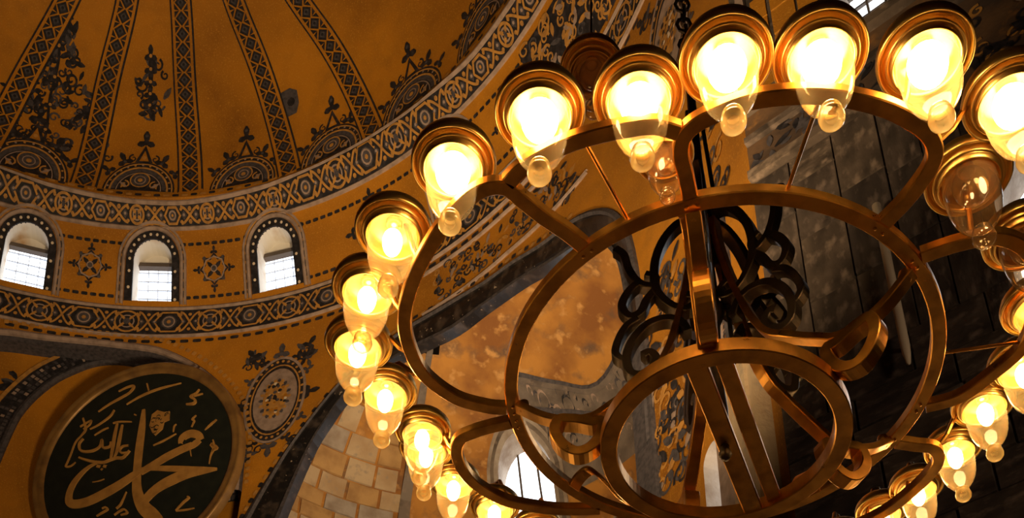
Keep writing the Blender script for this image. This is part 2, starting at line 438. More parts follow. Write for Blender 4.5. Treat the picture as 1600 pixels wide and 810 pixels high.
# ---- ribs
RIBS = [[(126, 36.25), (121, 40.2), (113, 43.2), (104, 45.3)], [(112.8, 36.25), (109.6, 40.2), (104.3, 43.0), (98, 45.3)], [(99.7, 36.25), (98.7, 40.25), (95.9, 42.8), (92, 45.3)],
        [(85.3, 36.25), (87.0, 40.2), (87.0, 42.8), (86.5, 45.3)], [(71.0, 36.25), (74.8, 40.45), (77.9, 42.7), (81, 45.3)], [(58.0, 36.25), (62.5, 40.0), (67.0, 42.2), (75, 45.3)],
        [(45.4, 36.25), (51.5, 40.0), (58.5, 42.6), (69, 45.3)]]
dia = Orn(lambda u, v, lay: (u, v, .012 * lay))
dia.diamond(0, 0, .215, .24, DK, 1); dia.diamond(0, 0, .12, .135, SL, 2); dia.disc(0, 0, .05, DK, 3, 8)
for su in (-1, 1):
    for sv in (-1, 1): dia.poly([(su * .25, sv * .02), (su * .25, sv * .22), (su * .07, sv * .25)][::su * sv], DK, 1)
dia_me = dia.mesh('diamond_motif')
def rib_line(pts):
    c = crom(pts, 40); out = [(0, c[0])]; s = 0
    for p, q in zip(c, c[1:]):
        s += (Vector(dome(*q)) - Vector(dome(*p))).length; out.append((s, q))
    return out
for ri, rp in enumerate(RIBS):
    rl = rib_line(rp); L = rl[-1][0]
    at = lambda s: tuple(interp(s, [(a, b[k]) for a, b in rl]) for k in (0, 1))
    def fr(s):
        p = Vector(dome(*at(s))); t = (Vector(dome(*at(min(L, s + .05)))) - Vector(dome(*at(max(0, s - .05))))).normalized()
        a_, z_ = at(s)
        da_ = Vector(dome(a_ + .05, z_)) - Vector(dome(a_ - .05, z_)); dz_ = Vector(dome(a_, z_ + .03)) - Vector(dome(a_, max(36.02, z_ - .03)))
        n = dz_.cross(da_).normalized()
        if n.dot(Vector((-p.x, -p.y, -4))) < 0: n = -n
        n = (n - t * n.dot(t)).normalized(); return p, t, n
    ss = [L * k / 44 for k in range(45)]
    prof5 = [(-.46, -.06), (-.46, .05), (-.40, .05), (-.40, .038), (.40, .038), (.40, .05), (.46, .05), (.46, -.06)]
    v, f, mi = [], [], []
    for s in ss:
        p, t, n = fr(s); b = t.cross(n); k = 1 - .22 * s / L
        for d, h in prof5: v.append(p + b * d * k + n * (h + .02))
    for i in range(44):
        for q in range(7): f.append((i * 8 + q, i * 8 + q + 1, (i + 1) * 8 + q + 1, (i + 1) * 8 + q)); mi.append(0 if q in (0, 1, 5, 6) else 1)
    if ri == 6: continue
    rb = obj('rib_band', v, f, [M_DARK, M_OCHRE], ceil, mi)
    s = .25
    while s < L - .3:
        p, t, n = fr(s); b = t.cross(n); k = (1 - .22 * s / L) * 1.16
        o = link('diamond_motif', dia_me, rb)
        o.matrix_local = Matrix(((b.x * k, t.x * k, n.x, p.x + n.x * .062), (b.y * k, t.y * k, n.y, p.y + n.y * .062), (b.z * k, t.z * k, n.z, p.z + n.z * .062), (0, 0, 0, 1)))
        s += .5 * k

# ---- lunettes and arabesques between the ribs
def lunette(az, s=1.0, z0=36.22, seed=0):
    rn = random.Random(seed)
    o = Orn(on_dome(az, z0)); r = 1.12 * s
    half = lambda rr, n=22: [(rr * cos(PI * k / n), 1.12 * rr * sin(PI * k / n)) for k in range(n + 1)]
    o.blob(half(r), (0, .45 * r), DK, 1)
    o.strip(half(r * .93), .05, GD, 2); o.blob(half(r * .80), (0, .36 * r), SL, 2); o.strip(half(r * .80), .07, GD, 3)
    for k in range(13):
        a = PI * (k + .5) / 13; o.disc(r * .87 * cos(a), 1.12 * r * .87 * sin(a), .045, GD if k % 2 else PL, 4, 6)
    o.blob(half(r * .66), (0, .3 * r), DK, 3); o.strip(half(r * .62), .035, PL, 4)
    o.disc(0, r * .40, r * .27, SL, 5, 18); o.ring(0, r * .40, r * .27, .05, GD, 6); o.ring(0, r * .40, r * .15, .04, PL, 6, 14); o.disc(0, r * .40, r * .07, GD, 6, 8)
    for sg in (-1, 1):
        o.curl(sg * r * .42, r * .22, 90, r * .15, GD, 5, sg); o.petal(sg * r * .32, r * .1, 90 - sg * 50, r * .3, .06, PL, 5); o.petal(sg * r * .5, r * .06, 90 + sg * 20, r * .22, .05, GD, 5)
    ob = o.build('lunette_ornament', ceil)
    q = Orn(on_dome(az, z0))
    for a, l in ((35, .26), (62, .30), (118, .30), (145, .26)):
        u, v = r * cos(rad(a)), 1.12 * r * sin(rad(a)); q.trefoil(u * 1.12, v * 1.12, a, l * s, DK, 1); q.disc(u * 1.1, v * 1.1, .06, SL, 2, 6)
    top = 1.12 * r
    q.poly([(-.28 * s, top * .98), (0, top + .62 * s), (.28 * s, top * .98)], DK, 1); q.poly([(-.15 * s, top * 1.02), (0, top + .42 * s), (.15 * s, top * 1.02)], OC, 2); q.disc(0, top + .14 * s, .08, GD, 3, 8)
    q.trefoil(0, top + .72 * s, 90, .34 * s, DK, 1); q.disc(0, top + .95 * s, .07, SL, 2, 6)
    for sg in (-1, 1): q.curl(sg * .35 * s, top + .12 * s, 90, .14 * s, DK, 1, -sg, .06)
    q.build('finial', ob)
for i, (az, s) in enumerate([(119.5, 1.15), (107.0, 1.25), (92.4, 1.14), (77.9, 1.12), (64.6, 1.15), (51.5, 1.2), (38.5, 1.22)]): lunette(az, s, seed=i)

def arabesque(name, az, z0, h, wbase, n, seed, parent, diamond=False):
    rn = random.Random(seed); o = Orn(on_dome(az, z0))
    o.strip([(0.05 * sin(k), h * k / 12) for k in range(13)], .09, DK, 1)
    for k in range(n):
        t = rn.random() ** 1.3; hw = wbase * ((1 - t) if not diamond else 1.2 * (1 - abs(2 * t - 1)) + .15)
        u = rn.uniform(-hw, hw); v = t * h
        c = rn.choice((DK, DK, DK, SL))
        if rn.random() < .5: o.curl(u, v, rn.uniform(0, 360), rn.uniform(.13, .26), c, 1, rn.choice((-1, 1)), .075)
        else: o.petal(u, v, rn.uniform(0, 360), rn.uniform(.25, .5), rn.uniform(.06, .12), c, 1)
    for k in range(5):
        o.trefoil(0, h * (.15 + .2 * k), 90, .28, DK, 2); o.disc(0, h * (.15 + .2 * k), .06, GD, 3, 6)
    o.build(name, parent)
arabesque('arabesque_tree', 106.0, 37.6, 4.8, 2.5, 230, 3, ceil)
arabesque('arabesque_sprig', 92.3, 39.55, 1.9, .6, 24, 4, ceil, True)
arabesque('arabesque_tree', 122, 37.9, 4.6, 2.0, 100, 8, ceil)

o = Orn(on_dome(71.3, 39.3)); o.poly([(-.05, -.5), (.3, -.45), (.42, -.1), (.38, .35), (.1, .5), (-.3, .42), (-.42, .1), (-.25, -.2)], SL, 1); o.disc(.12, 0, .16, DK, 2, 8); o.build('dark_patch', ceil)

# ---- cornices: moulding, dark band, interlaced rings, moulding, dashes
ZA = [(25, 35.9), (35, 35.95), (41.7, 35.95), (49, 36.1), (56.4, 36.22), (63.3, 36.2), (74.4, 36.0), (86.6, 35.87), (93.7, 35.9), (104.7, 36.03), (110.3, 36.2), (125, 36.3)]
AZS = [-4 + 1.5 * k for k in range(136)]
def dashes(name, curve, l, h, m, parent, gap=.35, lay=1, alt=None):
    """a row of painted dashes following a curve of (az, z)"""
    o = Orn(lambda u, v, lay: dome(u, v, -(.02 + .014 * lay))); acc = 0.0; i = 0
    for (a, z), (b, y) in zip(curve, curve[1:]):
        seg = math.hypot((b - a) * ASC, y - z)
        while acc <= seg and seg > 0:
            t = acc / seg; ca, cz = a + (b - a) * t, z + (y - z) * t; tx, ty = (b - a) * ASC / seg, (y - z) / seg
            q = [(-l / 2, -h / 3), (-l / 3, -h / 2), (l / 3, -h / 2), (l / 2, -h / 3), (l / 2, h / 3), (l / 3, h / 2), (-l / 3, h / 2), (-l / 2, h / 3)]
            o.poly([(ca + (x * tx - w * ty) / ASC, cz + x * ty + w * tx) for x, w in q], m if (alt is None or i % 2 == 0) else alt, lay)
            acc += l + gap; i += 1
        acc -= seg
    ob = o.build(name, parent, 'stuff'); return ob

def cornice(name, z_lo, z_hi, tile_step, n0, n1, ring_m):
    lo = lambda a: z_lo(a); hi = lambda a: z_hi(a)
    zc = [(a, (lo(a) + hi(a)) / 2) for a in AZS]
    v, f, mi = [], [], []
    rows = [(0, .02), (0, -.10), (.10, -.16), (.20, -.10), (.20, -.03), (None, -.03), (None, -.10), (None, -.15), (None, -.10), (None, .02)]
    for a in AZS:
        l, h = lo(a), hi(a)
        zs = [l - .06, l - .06, l, l + .06] + [l + .06 + (h - l - .12) * k / 7 for k in range(8)] + [h - .06, h, h + .06, h + .06]
        offs = [.02, -.05, -.09, -.05] + [-.03] * 8 + [-.05, -.09, -.05, .02]
        for z, o_ in zip(zs, offs): v.append(dome(a, z, o_))
    for i in range(len(AZS) - 1):
        for k in range(15): f.append((i * 16 + k, i * 16 + k + 1, (i + 1) * 16 + k + 1, (i + 1) * 16 + k)); mi.append(1 if 4 <= k <= 10 else 0)
    band = obj(name, v, f, [M_PALE, M_DARK], ceil, mi)
    w = tile_step * ASC * .94
    def tile(az, kind):
        l, h_ = lo(az), hi(az); zm = (l + h_) / 2; hh = (h_ - l) / 2 - .07
        t = Orn(lambda u, v, lay: (lambda zz: dome(-math.degrees(u / prof(zz)), zz, -(.035 + .012 * lay)))(zm + v))
        c = (ring_m, PL if ring_m == GD else GD)
        if kind == 0:
            t.strip([(hh * 1.05 * cos(rad(60 * k)), hh * .92 * sin(rad(60 * k))) for k in range(6)], .075, c[0], 1, True)
            t.disc(0, 0, hh * .58, SL, 1, 10); t.ring(0, 0, hh * .42, .05, c[1], 2, 12); t.disc(0, 0, hh * .16, GD, 2, 6)
        elif kind == 1:
            for sg in (-1, 1):
                t.strip([(-w * .5 + w * k / 12, sg * hh * .8 * cos(PI * k / 12)) for k in range(13)], .07, c[0], 1 + (sg > 0))
                t.diamond(sg * w * .33, 0, .10, .13, SL, 1); t.disc(0, sg * hh * .62, .07, GD, 1, 6); t.disc(sg * w * .33, 0, .045, c[1], 2, 6)
        else:
            t.ring(0, 0, hh * .86, .075, c[0], 1, 20); t.ring(0, 0, hh * .5, .05, c[1], 1, 14); t.disc(0, 0, hh * .28, SL, 2, 8)
            for k in range(4): t.petal(0, 0, 45 + 90 * k, hh * .8, .05, GD, 2)
        for sg in (-1, 1): t.petal(sg * w * .47, hh * .8, -90, hh * .35, .05, GD, 1); t.petal(sg * w * .47, -hh * .8, 90, hh * .35, .05, GD, 1)
        link('interlace_motif', t.mesh('interlace_motif'), band, (0, 0, 0), (0, 0, rad(az)))
    a = n0; i = 0
    while a < n1:
        tile(a, (0, 1, 2, 1)[i % 4]); a += tile_step; i += 1
    return band
zA = lambda a: interp(a, ZA) - .04
cornice('upper_cornice', lambda a: 35.17, zA, 2.35, 22, 128, GD)
cornice('lower_cornice', lambda a: 31.36, lambda a: 32.5, 2.5, 8, 128, GD)
dashes('dash_border', [(a, interp(a, ZA) + .19) for a in AZS if a > 20 and a < 130], .26, .12, DK, ceil, .12, 1, GD)
dashes('dash_border', [(a, 31.1) for a in AZS if a > 20 and a < 130], .30, .14, DK, ceil, .16)

# ---- windows of the drum
def lattice(fmap, ac, w, zb, zt, off, asc, parent, m, nx=4, nz=6, t=.035, name='leaded_bar'):
    """flat glazing bars in front of the pane, each its own piece"""
    h = w / asc
    for i in range(1, nx):
        a = ac - h + 2 * h * i / nx; top = zt - w + math.sqrt(max(0, w * w - ((a - ac) * asc) ** 2))
        d = t / 2 / asc
        q = [(a - d, zb), (a + d, zb), (a + d, top), (a - d, top)]
        obj(name, [fmap(x, y, off) for x, y in q] + [fmap(x, y, off + .05) for x, y in q], [(0, 1, 2, 3), (4, 7, 6, 5), (0, 4, 5, 1), (1, 5, 6, 2), (2, 6, 7, 3), (3, 7, 4, 0)], m, parent)
    for j in range(1, nz):
        z = zb + (zt - zb) * j / nz; hw = h
        if z > zt - w: hw = math.sqrt(max(0.0, w * w - (z - zt + w) ** 2)) / asc
        q = [(ac - hw, z - t / 2), (ac + hw, z - t / 2), (ac + hw, z + t / 2), (ac - hw, z + t / 2)]
        obj(name, [fmap(x, y, off) for x, y in q] + [fmap(x, y, off + .05) for x, y in q], [(0, 1, 2, 3), (4, 7, 6, 5), (0, 4, 5, 1), (1, 5, 6, 2), (2, 6, 7, 3), (3, 7, 4, 0)], m, parent)

WLAB = {121.2: 'arched drum window left of the leftmost one in view', 105.6: 'leftmost white arched window of the drum, cut by the picture edge', 90.35: 'middle white arched window of the drum, left of the last one before the chandelier',
        74.4: 'white arched drum window nearest the chandelier, rightmost of the three in clear view', 48.7: 'arched drum window hidden behind the lamps of the chandelier'}
for wi, (ac, w) in enumerate(WIN):
    lp = wholes[wi]; asc = 16.6 * PI / 180
    bay = obj('window_%d' % (wi + 1), [dome(a, z, .74) for a, z in lp], [tuple(range(len(lp)))], M_PANE)
    bay.location = ceil.location; tag(bay, WLAB[ac], 'window', kind='structure')
    reveal('plaster_reveal', dome, lp, .0, .75, M_PLASTER, bay)
    lattice(dome, ac, w * .98, ZB, ZT, .68, asc, bay, M_BLUEBAR, 4, 7, .02)
    zl = 34.38; h = w * .99 / asc                                     # wooden lintel
    q = [(ac - h, zl - .06), (ac + h, zl - .06), (ac + h, zl + .06), (ac - h, zl + .06)]
    obj('lintel_bar', [dome(x, y, .50) for x, y in q] + [dome(x, y, .70) for x, y in q], [(0, 1, 2, 3), (4, 7, 6, 5), (0, 4, 5, 1), (1, 5, 6, 2), (2, 6, 7, 3), (3, 7, 4, 0)], M_BAR, bay)
    head = [p for p in lp if p[1] > 34.3]; head = [(ac + h, 34.38)] + [p for p in lp[2:] if p[1] > 34.4][::-1] + [(ac - h, 34.38)]
    obj('blind_head', [dome(a, z, .66) for a, z in head], [tuple(range(len(head)))], M_PLASTER, bay)
    arc = lambda g, zb=0: [(ac + (w + g) / asc, ZB - zb)] + [(ac + (w + g) / asc * cos(PI * k / 18), ZT - w + (w + g) * sin(PI * k / 18)) for k in range(19)] + [(ac - (w + g) / asc, ZB - zb)]
    mould('studded_frame', dome, arc(.0, .05), [(.0, .03), (.0, -.05), (-.27, -.05), (-.27, .02)], M_DARK, bay, asc)
    mould('outer_moulding', dome, arc(.30, .18), [(.0, .03), (.0, -.07), (-.06, -.11), (-.12, -.07), (-.12, -.03), (-.16, -.03), (-.16, -.08), (-.24, -.08), (-.24, .02)], [M_PALE, M_GOLD], bay, asc, [0, 0, 0, 0, 1, 1, 0, 0])
    st = Orn(lambda u, v, lay: dome(u, v, -(.055 + .01 * lay)))
    c = crom(arc(.13, 0), 3); acc = 0
    for p, q in zip(c, c[1:]):
        acc += math.hypot((q[0] - p[0]) * asc, q[1] - p[1])
        if acc > .21:
            acc = 0; st.poly([(q[0] + .055 * cos(k) / asc, q[1] + .055 * sin(k)) for k in (0, 1.05, 2.1, 3.14, 4.19, 5.24)], ST, 1)
    st.build('pearl_studs', bay, 'stuff')
# panels between the windows: dashed frames with a cross-shaped jewel
def jewel(az, z, s):
    o = Orn(on_dome(az, z))
    o.strip([(s * (.72 if k % 2 else 1.0) * .62 * cos(rad(22.5 * k)), s * (.72 if k % 2 else 1.0) * .62 * sin(rad(22.5 * k))) for k in range(16)], .08, DK, 1, True)
    o.strip([(s * .5 * cos(rad(45 * k)), s * .5 * sin(rad(45 * k))) for k in range(8)], .05, PL, 2, True)
    for k in range(4):
        o.trefoil(s * .72 * cos(rad(90 * k)), s * .72 * sin(rad(90 * k)), 90 * k, .2 * s, DK, 1); o.petal(0, 0, 90 * k + 45, .42 * s, .07, DK, 1); o.disc(s * .6 * cos(rad(90 * k + 45)), s * .6 * sin(rad(90 * k + 45)), .07, SL, 3, 6)
    o.disc(0, 0, .13 * s, SL, 2, 10); o.ring(0, 0, .13 * s, .04, PL, 3, 10)
    o.build('jewel_motif', ceil)
for a0, a1 in ((117.3, 109.6), (101.7, 94.2), (86.5, 78.3), (70.5, 52.6), (44.8, 35.4)):
    fr_ = [(a0, 34.62), (a1, 34.62), (a1, 32.85), (a0, 32.85), (a0, 34.62)]
    dashes('panel_frame', [(fr_[i][0] + (fr_[i + 1][0] - fr_[i][0]) * k / 8, fr_[i][1] + (fr_[i + 1][1] - fr_[i][1]) * k / 8) for i in range(4) for k in range(8)] + [fr_[0]], .22, .11, DK, ceil, .09)
for az, z, s in ((113.4, 33.75, .8), (98.0, 33.78, .8), (82.5, 33.75, .82), (60.6, 33.7, 1.25), (40, 33.7, .8)): jewel(az, z, s)

o = Orn(on_dome(29, 33.85)); rn = random.Random(77)
o.blob([(-1.9 + .38 * k, -1.15) for k in range(10)] + [(1.9, -1.15 + .43 * k) for k in range(5)] + [(1.9 - .38 * k, 1.0) for k in range(10)] + [(-1.9, 1.0 - .43 * k) for k in range(5)], (0, 0), DK, 1)
for k in range(90):
    u, v_ = rn.uniform(-1.7, 1.7), rn.uniform(-1.0, .9)
    if k % 2: o.petal(u, v_, rn.uniform(0, 360), rn.uniform(.25, .5), .08, rn.choice((GD, GD, SL, PL)), 2 + k % 3)
    else: o.curl(u, v_, rn.uniform(0, 360), rn.uniform(.14, .28), rn.choice((GD, SL, GD)), 2 + k % 3, rn.choice((-1, 1)), .07)
o.build('arabesque_panel', ceil)

# ---- spandrel medallions
def medallion(az, z, ru, rv, seed):
    o = Orn(on_dome(az, z)); rn = random.Random(seed); k = rv / ru
    o.disc(0, 0, ru * 1.0, DK, 1, 32, k); o.ring(0, 0, ru * .97, .10, PL, 2, 36, ky=k); o.ring(0, 0, ru * .80, .06, GD, 2, 36, ky=k)
    for i in range(30):
        a = 2 * PI * i / 30; o.disc(ru * .885 * cos(a), rv * .885 * sin(a), .06, GD, 3, 6)
    o.disc(0, 0, ru * .72, PL, 2, 28, k); m = o.build('spandrel_medallion', ceil)
    q = Orn(on_dome(az, z))
    for i in range(22):
        a = 2 * PI * i / 22; q.petal(ru * .36 * cos(a), rv * .36 * sin(a), math.degrees(math.atan2(rv * sin(a), ru * cos(a))), .2, .07, (GD, SL)[i % 2], 4)
    q.disc(0, 0, ru * .40, GD, 4, 18, k)
    for i in range(46):
        a = rn.uniform(0, 6.28); r = rn.random() ** .5 * .38; q.disc(ru * r * cos(a), rv * r * sin(a), rn.uniform(.05, .09), rn.choice((ST, GD, SL, OC, DK)), 5 + i % 3, 6)
    q.build('wreath', m)
    p = Orn(on_dome(az, z))
    for a in range(0, 360, 30):
        u, v = ru * 1.1 * cos(rad(a)), rv * 1.08 * sin(rad(a)); p.trefoil(u, v, a, .24 if a % 90 else .38, (DK, SL)[a % 60 == 30], 1)
    for a, h in ((55, 1), (125, -1), (235, 1), (305, -1)):
        u, v = ru * 1.45 * cos(rad(a)), rv * 1.25 * sin(rad(a)); p.curl(u, v, a, .26, DK, 1, h, .09); p.trefoil(u * 1.12, v * 1.1, a, .34, DK, 1); p.petal(u, v, a + 80 * h, .5, .1, SL, 1)
    p.build('floral_border', m)
medallion(73.5, 27.85, 1.12, 1.95, 1)
medallion(17.0, 28.3, 1.15, 2.1, 2)
for az, z, s in ((76.9, 29.75, 5), (70.4, 29.5, 6), (75.3, 25.6, 7), (11.5, 30.4, 9), (33.6, 28.85, 10)):
    o = Orn(on_dome(az, z)); rn = random.Random(s)
    for k in range(9): o.petal(rn.uniform(-.2, .2), rn.uniform(-.2, .2), rn.uniform(0, 360), rn.uniform(.25, .45), .08, rn.choice((DK, SL)), 1)
    o.curl(.2, .1, 0, .22, DK, 1, 1, .07); o.curl(-.2, -.15, 180, .2, DK, 1, -1, .07); o.build('floral_sprig', ceil)

# ---- arch 1 (over the calligraphy board): moulding, soffit, wall behind, inner arch
mould('arch_moulding', dome, ARCH1, [(.42, .03), (.42, -.04), (.25, -.04), (.25, -.14), (.14, -.18), (.04, -.14), (.0, -.10), (.0, .1)], [M_SLATE, M_PALE], ceil, ASC, [0, 0, 1, 1, 1, 0, 0])
dashes('arch_dashes', [(a, z) for a, z in [(p[0] + (p[0] - 97) * .022, p[1] + .34) for p in ARCH1]], .16, .16, GD, ceil, .12, 3)
reveal('arch_soffit', dome, ARCH1, .0, 1.0, M_SLATE, ceil, False)
off1 = lambda a, z, off=0.0: dome(a, z, 1.0 + off)
back = shell('recess_wall', off1, [(75.6 + 2 * k, 10) for k in range(24)] + [(121.6 - 2 * k, 31.25) for k in range(24)], [], [M_OCHRE], ceil, (2, 1), ASC)
IN1 = crom([(104.2, 24.5), (103.6, 27.05), (102.9, 28.4), (101.0, 29.7), (98.3, 30.55), (95.9, 30.95), (93.0, 31.0), (89, 30.6), (85, 29.5), (82, 27.6), (80.5, 24.5)], 4)
mould('inner_arch_moulding', off1, IN1, [(.05, .0), (.05, -.12), (-.06, -.16), (-.16, -.12), (-.16, -.06), (-.78, -.06), (-.78, -.10), (-.9, -.10), (-.9, 0)], [M_SLATE, M_DARK, M_GOLD], ceil, ASC, [0, 0, 0, 0, 1, 2, 2, 2])
blk = Orn(lambda u, v, lay: off1(u, v, -(.07 + .014 * lay)))
rn = random.Random(5)
for i in range(len(IN1) - 1):
    for d in (.30, .46, .62):
        (a, z), (b, y) = IN1[i], IN1[i + 1]; tx, ty = (b - a) * ASC, y - z; l = math.hypot(tx, ty); tx /= l; ty /= l
        for k in (.25, .75):
            ca, cz = a + (b - a) * k + ty * d / ASC, z + (y - z) * k - tx * d; hw, hh_ = l * .18, .06
            blk.poly([(ca + (x * tx - w_ * ty) / ASC, cz + x * ty + w_ * tx) for x, w_ in ((-hw, -hh_), (hw, -hh_), (hw, hh_), (-hw, hh_))], rn.choice((SL, SL, DK, PL)), 1)
blk.build('arch_inlay', ceil, 'stuff')
o = Orn(lambda u, v, lay: off1(104.6 - u / ASC, 29.5 + v, -(.02 + .014 * lay)))
rn = random.Random(11)
for k in range(12): o.petal(rn.uniform(-.25, .2), rn.uniform(-.35, .35), rn.uniform(0, 360), rn.uniform(.25, .5), .09, rn.choice((DK, SL)), 1)
o.build('floral_sprig', ceil)
o = Orn(lambda u, v, lay: off1(u, v, -(.02 + .014 * lay)))
for a, z in [(p[0] - (p[0] - 97) * .17 * 0 - 0, p[1]) for p in []]: pass

# ---- arch 2: black marble archivolt with fine mouldings, ornate band above, conch behind
n2 = min(len(ARCH2), len(ARCH2IN))
v, f, mi = [], [], []
def lerp2(t, k): 
    a, b = ARCH2[min(len(ARCH2) - 1, int(t * (len(ARCH2) - 1)))], ARCH2IN[min(len(ARCH2IN) - 1, int(t * (len(ARCH2IN) - 1)))]
    return (a[0] + (b[0] - a[0]) * k, a[1] + (b[1] - a[1]) * k)
rows = [(0, .03), (0, -.10), (.12, -.16), (.2, -.10), (.2, -.05), (.45, -.02), (.7, .04), (.86, .10), (.86, .02), (1.0, .02), (1.0, .4)]
for i in range(61):
    for k, off in rows: v.append(dome(*lerp2(i / 60, k), off))
for i in range(60):
    for k in range(10): f.append((i * 11 + k, i * 11 + k + 1, (i + 1) * 11 + k + 1, (i + 1) * 11 + k)); mi.append(1 if k in (0, 1, 2) else 2 if k in (7, 8) else 0)
obj('archivolt', v, f, [M_BLACKMARBLE, M_SLATE, M_SLATE], ceil, mi)
dashes('arch_dashes', [(p[0], p[1] + .22) for p in ARCH2 if p[1] > 27.4], .2, .14, GD, ceil, .1, 3, DK)
leg = [(p[0] + .022 * 17, p[1] + .1) for p in ARCH2 if p[1] <= 27.4 and p[0] > 60]
dashes('arch_dashes', leg, .2, .14, DK, ceil, .12, 2, GD)
o = Orn(on_dome(45, 29.95)); rn = random.Random(21)
for k in range(150):
    u = rn.uniform(-2.6, 3.6); v_ = rn.uniform(-.62, .75) - max(0, u - 1.5) * .25
    if rn.random() < .5: o.curl(u, v_, rn.uniform(0, 360), rn.uniform(.1, .2), rn.choice((DK, DK, SL, GD)), 1 + k % 3, rn.choice((-1, 1)), .07)
    else: o.petal(u, v_, rn.uniform(0, 360), rn.uniform(.2, .4), .07, rn.choice((DK, SL, GD, PL)), 1 + k % 3)
o.build('arabesque_band', ceil)
for dz, m in ((1.02, M_PALE), (-.72, M_PALE)):
    mould('band_moulding', dome, [(55 - k, 29.95 + dz - max(0, k - 12) * .028) for k in range(25)], [(0, .02), (0, -.06), (.06, -.09), (.12, -.06), (.12, .02)], m, ceil, ASC)

# painted leaf work and a small window on the wall right of the big arch
rn = random.Random(91)
for (az, zc, ww, hh_, n) in ((20.5, 19.5, .9, 1.6, 46), (17.5, 17.2, 1.5, 1.3, 60), (21, 16.2, .8, 1.2, 36), (13, 20.5, .8, 2.2, 30)):
    o = Orn(on_dome(az, zc))
    for k in range(n):
        u, v_ = rn.uniform(-ww, ww), rn.uniform(-hh_, hh_)
        if k % 2: o.petal(u, v_, rn.uniform(0, 360), rn.uniform(.3, .6), .11, rn.choice((DK, DK, SL, GD, PL)), 1 + k % 3)
        else: o.curl(u, v_, rn.uniform(0, 360), rn.uniform(.16, .34), rn.choice((DK, DK, GD, SL)), 1 + k % 3, rn.choice((-1, 1)), .09)
    o.build('leaf_painting', ceil)
for a_, w_, m_ in ((23.9, .35, M_SLATE), (13.9, .28, M_PALE), (11.6, .18, M_SLATE)):
    mould('wall_rib', dome, [(a_, 8), (a_ + .1, 16), (a_ + .5, 20)], [(-w_, .02), (-w_, -.12), (w_, -.12), (w_, .02)], m_, ceil, ASC)
sw = obj('window_6', [dome(a, z, .5) for a, z in SMALLW], [tuple(range(len(SMALLW)))], M_PANE); sw.location = ceil.location
tag(sw, 'tiny bright window low inside the lowest ring of the chandelier', 'window', kind='structure')
reveal('stone_reveal', dome, SMALLW, 0, .52, M_BEIGE2, sw)
lattice(dome, 16.3, .33, 12.4, 14.95, .45, ASC, sw, M_BAR, 2, 4, .06, 'glazing_bar')

CWIN = [(67.8, 1.0, 23.2, 27.2), (5.5, .95, 18.8, 22.4), (38, .95, 18.8, 23.4), (98, .9, 19.5, 23.2)]
casc = RC * PI / 180
choles = [arch_loop(a, w, zb, zt, casc * (.93 if zt > 24 else 1)) for a, w, zb, zt in CWIN]
GB = crom([(62, 28.25), (55.4, 28.09), (46, 27.75), (35, 27.3), (15, 27.45), (0, 27.3)], 5)
cpick = None
apse = shell('wall_back', conch, [(-60 + 4 * k, 8) for k in range(55)] + [(156 - 4 * k, 29.17) for k in range(55)], choles, [M_CONCH, M_GREYBAND], None, (3, .4), casc, cpick, keep=lambda c: (lambda p: math.hypot(p[0], p[1]) > prof(p[2]) + .06)(conch(*c)))
apse.location = ceil.location
tag(apse, 'stained golden half-dome niche seen through the black marble arch', 'wall', kind='structure')
mould('grey_arch_band', conch, GB, [(.0, .02), (.0, -.08), (.10, -.12), (.2, -.08), (.2, -.05), (.62, -.05), (.62, -.10), (.72, -.10), (.72, .02)], [M_GREYBAND, M_SLATE], apse, casc, [1, 1, 0, 0, 0, 1, 1, 1])
gs = sorted(GB); v, f = [], []
for i in range(41):
    a = 20 + i
    for j in range(9):
        zt_ = interp(a, gs) - .05; v.append(conch(a, 25.2 + (zt_ - 25.2) * j / 8, -.03))
for i in range(40):
    for j in range(8): f.append((i * 9 + j, i * 9 + j + 1, (i + 1) * 9 + j + 1, (i + 1) * 9 + j))
obj('bare_brown_wall', v, f, M_GREYBAND, apse, smooth=True)
o = Orn(lambda u, v, lay: conch(u, v, -(.05 + .012 * lay))); rn = random.Random(31)
for k in range(60):
    a = rn.uniform(14, 58); z = interp(a, sorted(GB)) - rn.uniform(.2, 1.4); r = rn.uniform(.12, .3)
    o.strip([(a + r * cos(g) / casc * (1 - g / 9), z + r * sin(g) * (1 - g / 9)) for g in [j * .5 for j in range(10)]], .06, rn.choice((PL, SL, DK, PL)), 1 + k % 3)
o.build('worn_mosaic', apse)
CL = {67.8: 'tall bright arched window at the lower left behind the chandelier rings', 5.5: 'niche window at its right end, hidden behind the wall and stem', 38: 'niche window below the grey band, hidden by the rings', 98: 'niche window low on the left beneath the stone wall'}
for wi, (ac, w, zb, zt) in enumerate(CWIN):
    lp = choles[wi]; ea = casc * (.93 if zt > 24 else 1)
    wo = obj('window_%d' % (wi + 7), [conch(a, z, .9) for a, z in lp], [tuple(range(len(lp)))], M_PANE)
    wo.location = ceil.location; tag(wo, CL[ac], 'window', kind='structure')
    reveal('stone_reveal', conch, lp, 0, .92, M_BEIGE2, wo)
    lattice(conch, ac, w * .98, zb, zt, .84, ea, wo, M_BAR, 3, 4, .07, 'glazing_bar')
    arc = [(ac + (w + .0) / ea, zb)] + [(ac + w / ea * cos(PI * k / 18), zt - w + w * sin(PI * k / 18)) for k in range(19)] + [(ac - w / ea, zb)]
    mould('window_surround', conch, arc, [(.0, .03), (.0, -.06), (-.16, -.1), (-.3, -.05), (-.42, -.05), (-.42, .02)], [M_BEIGE2, M_GREYBAND], wo, ea, [0, 0, 1, 0, 0])
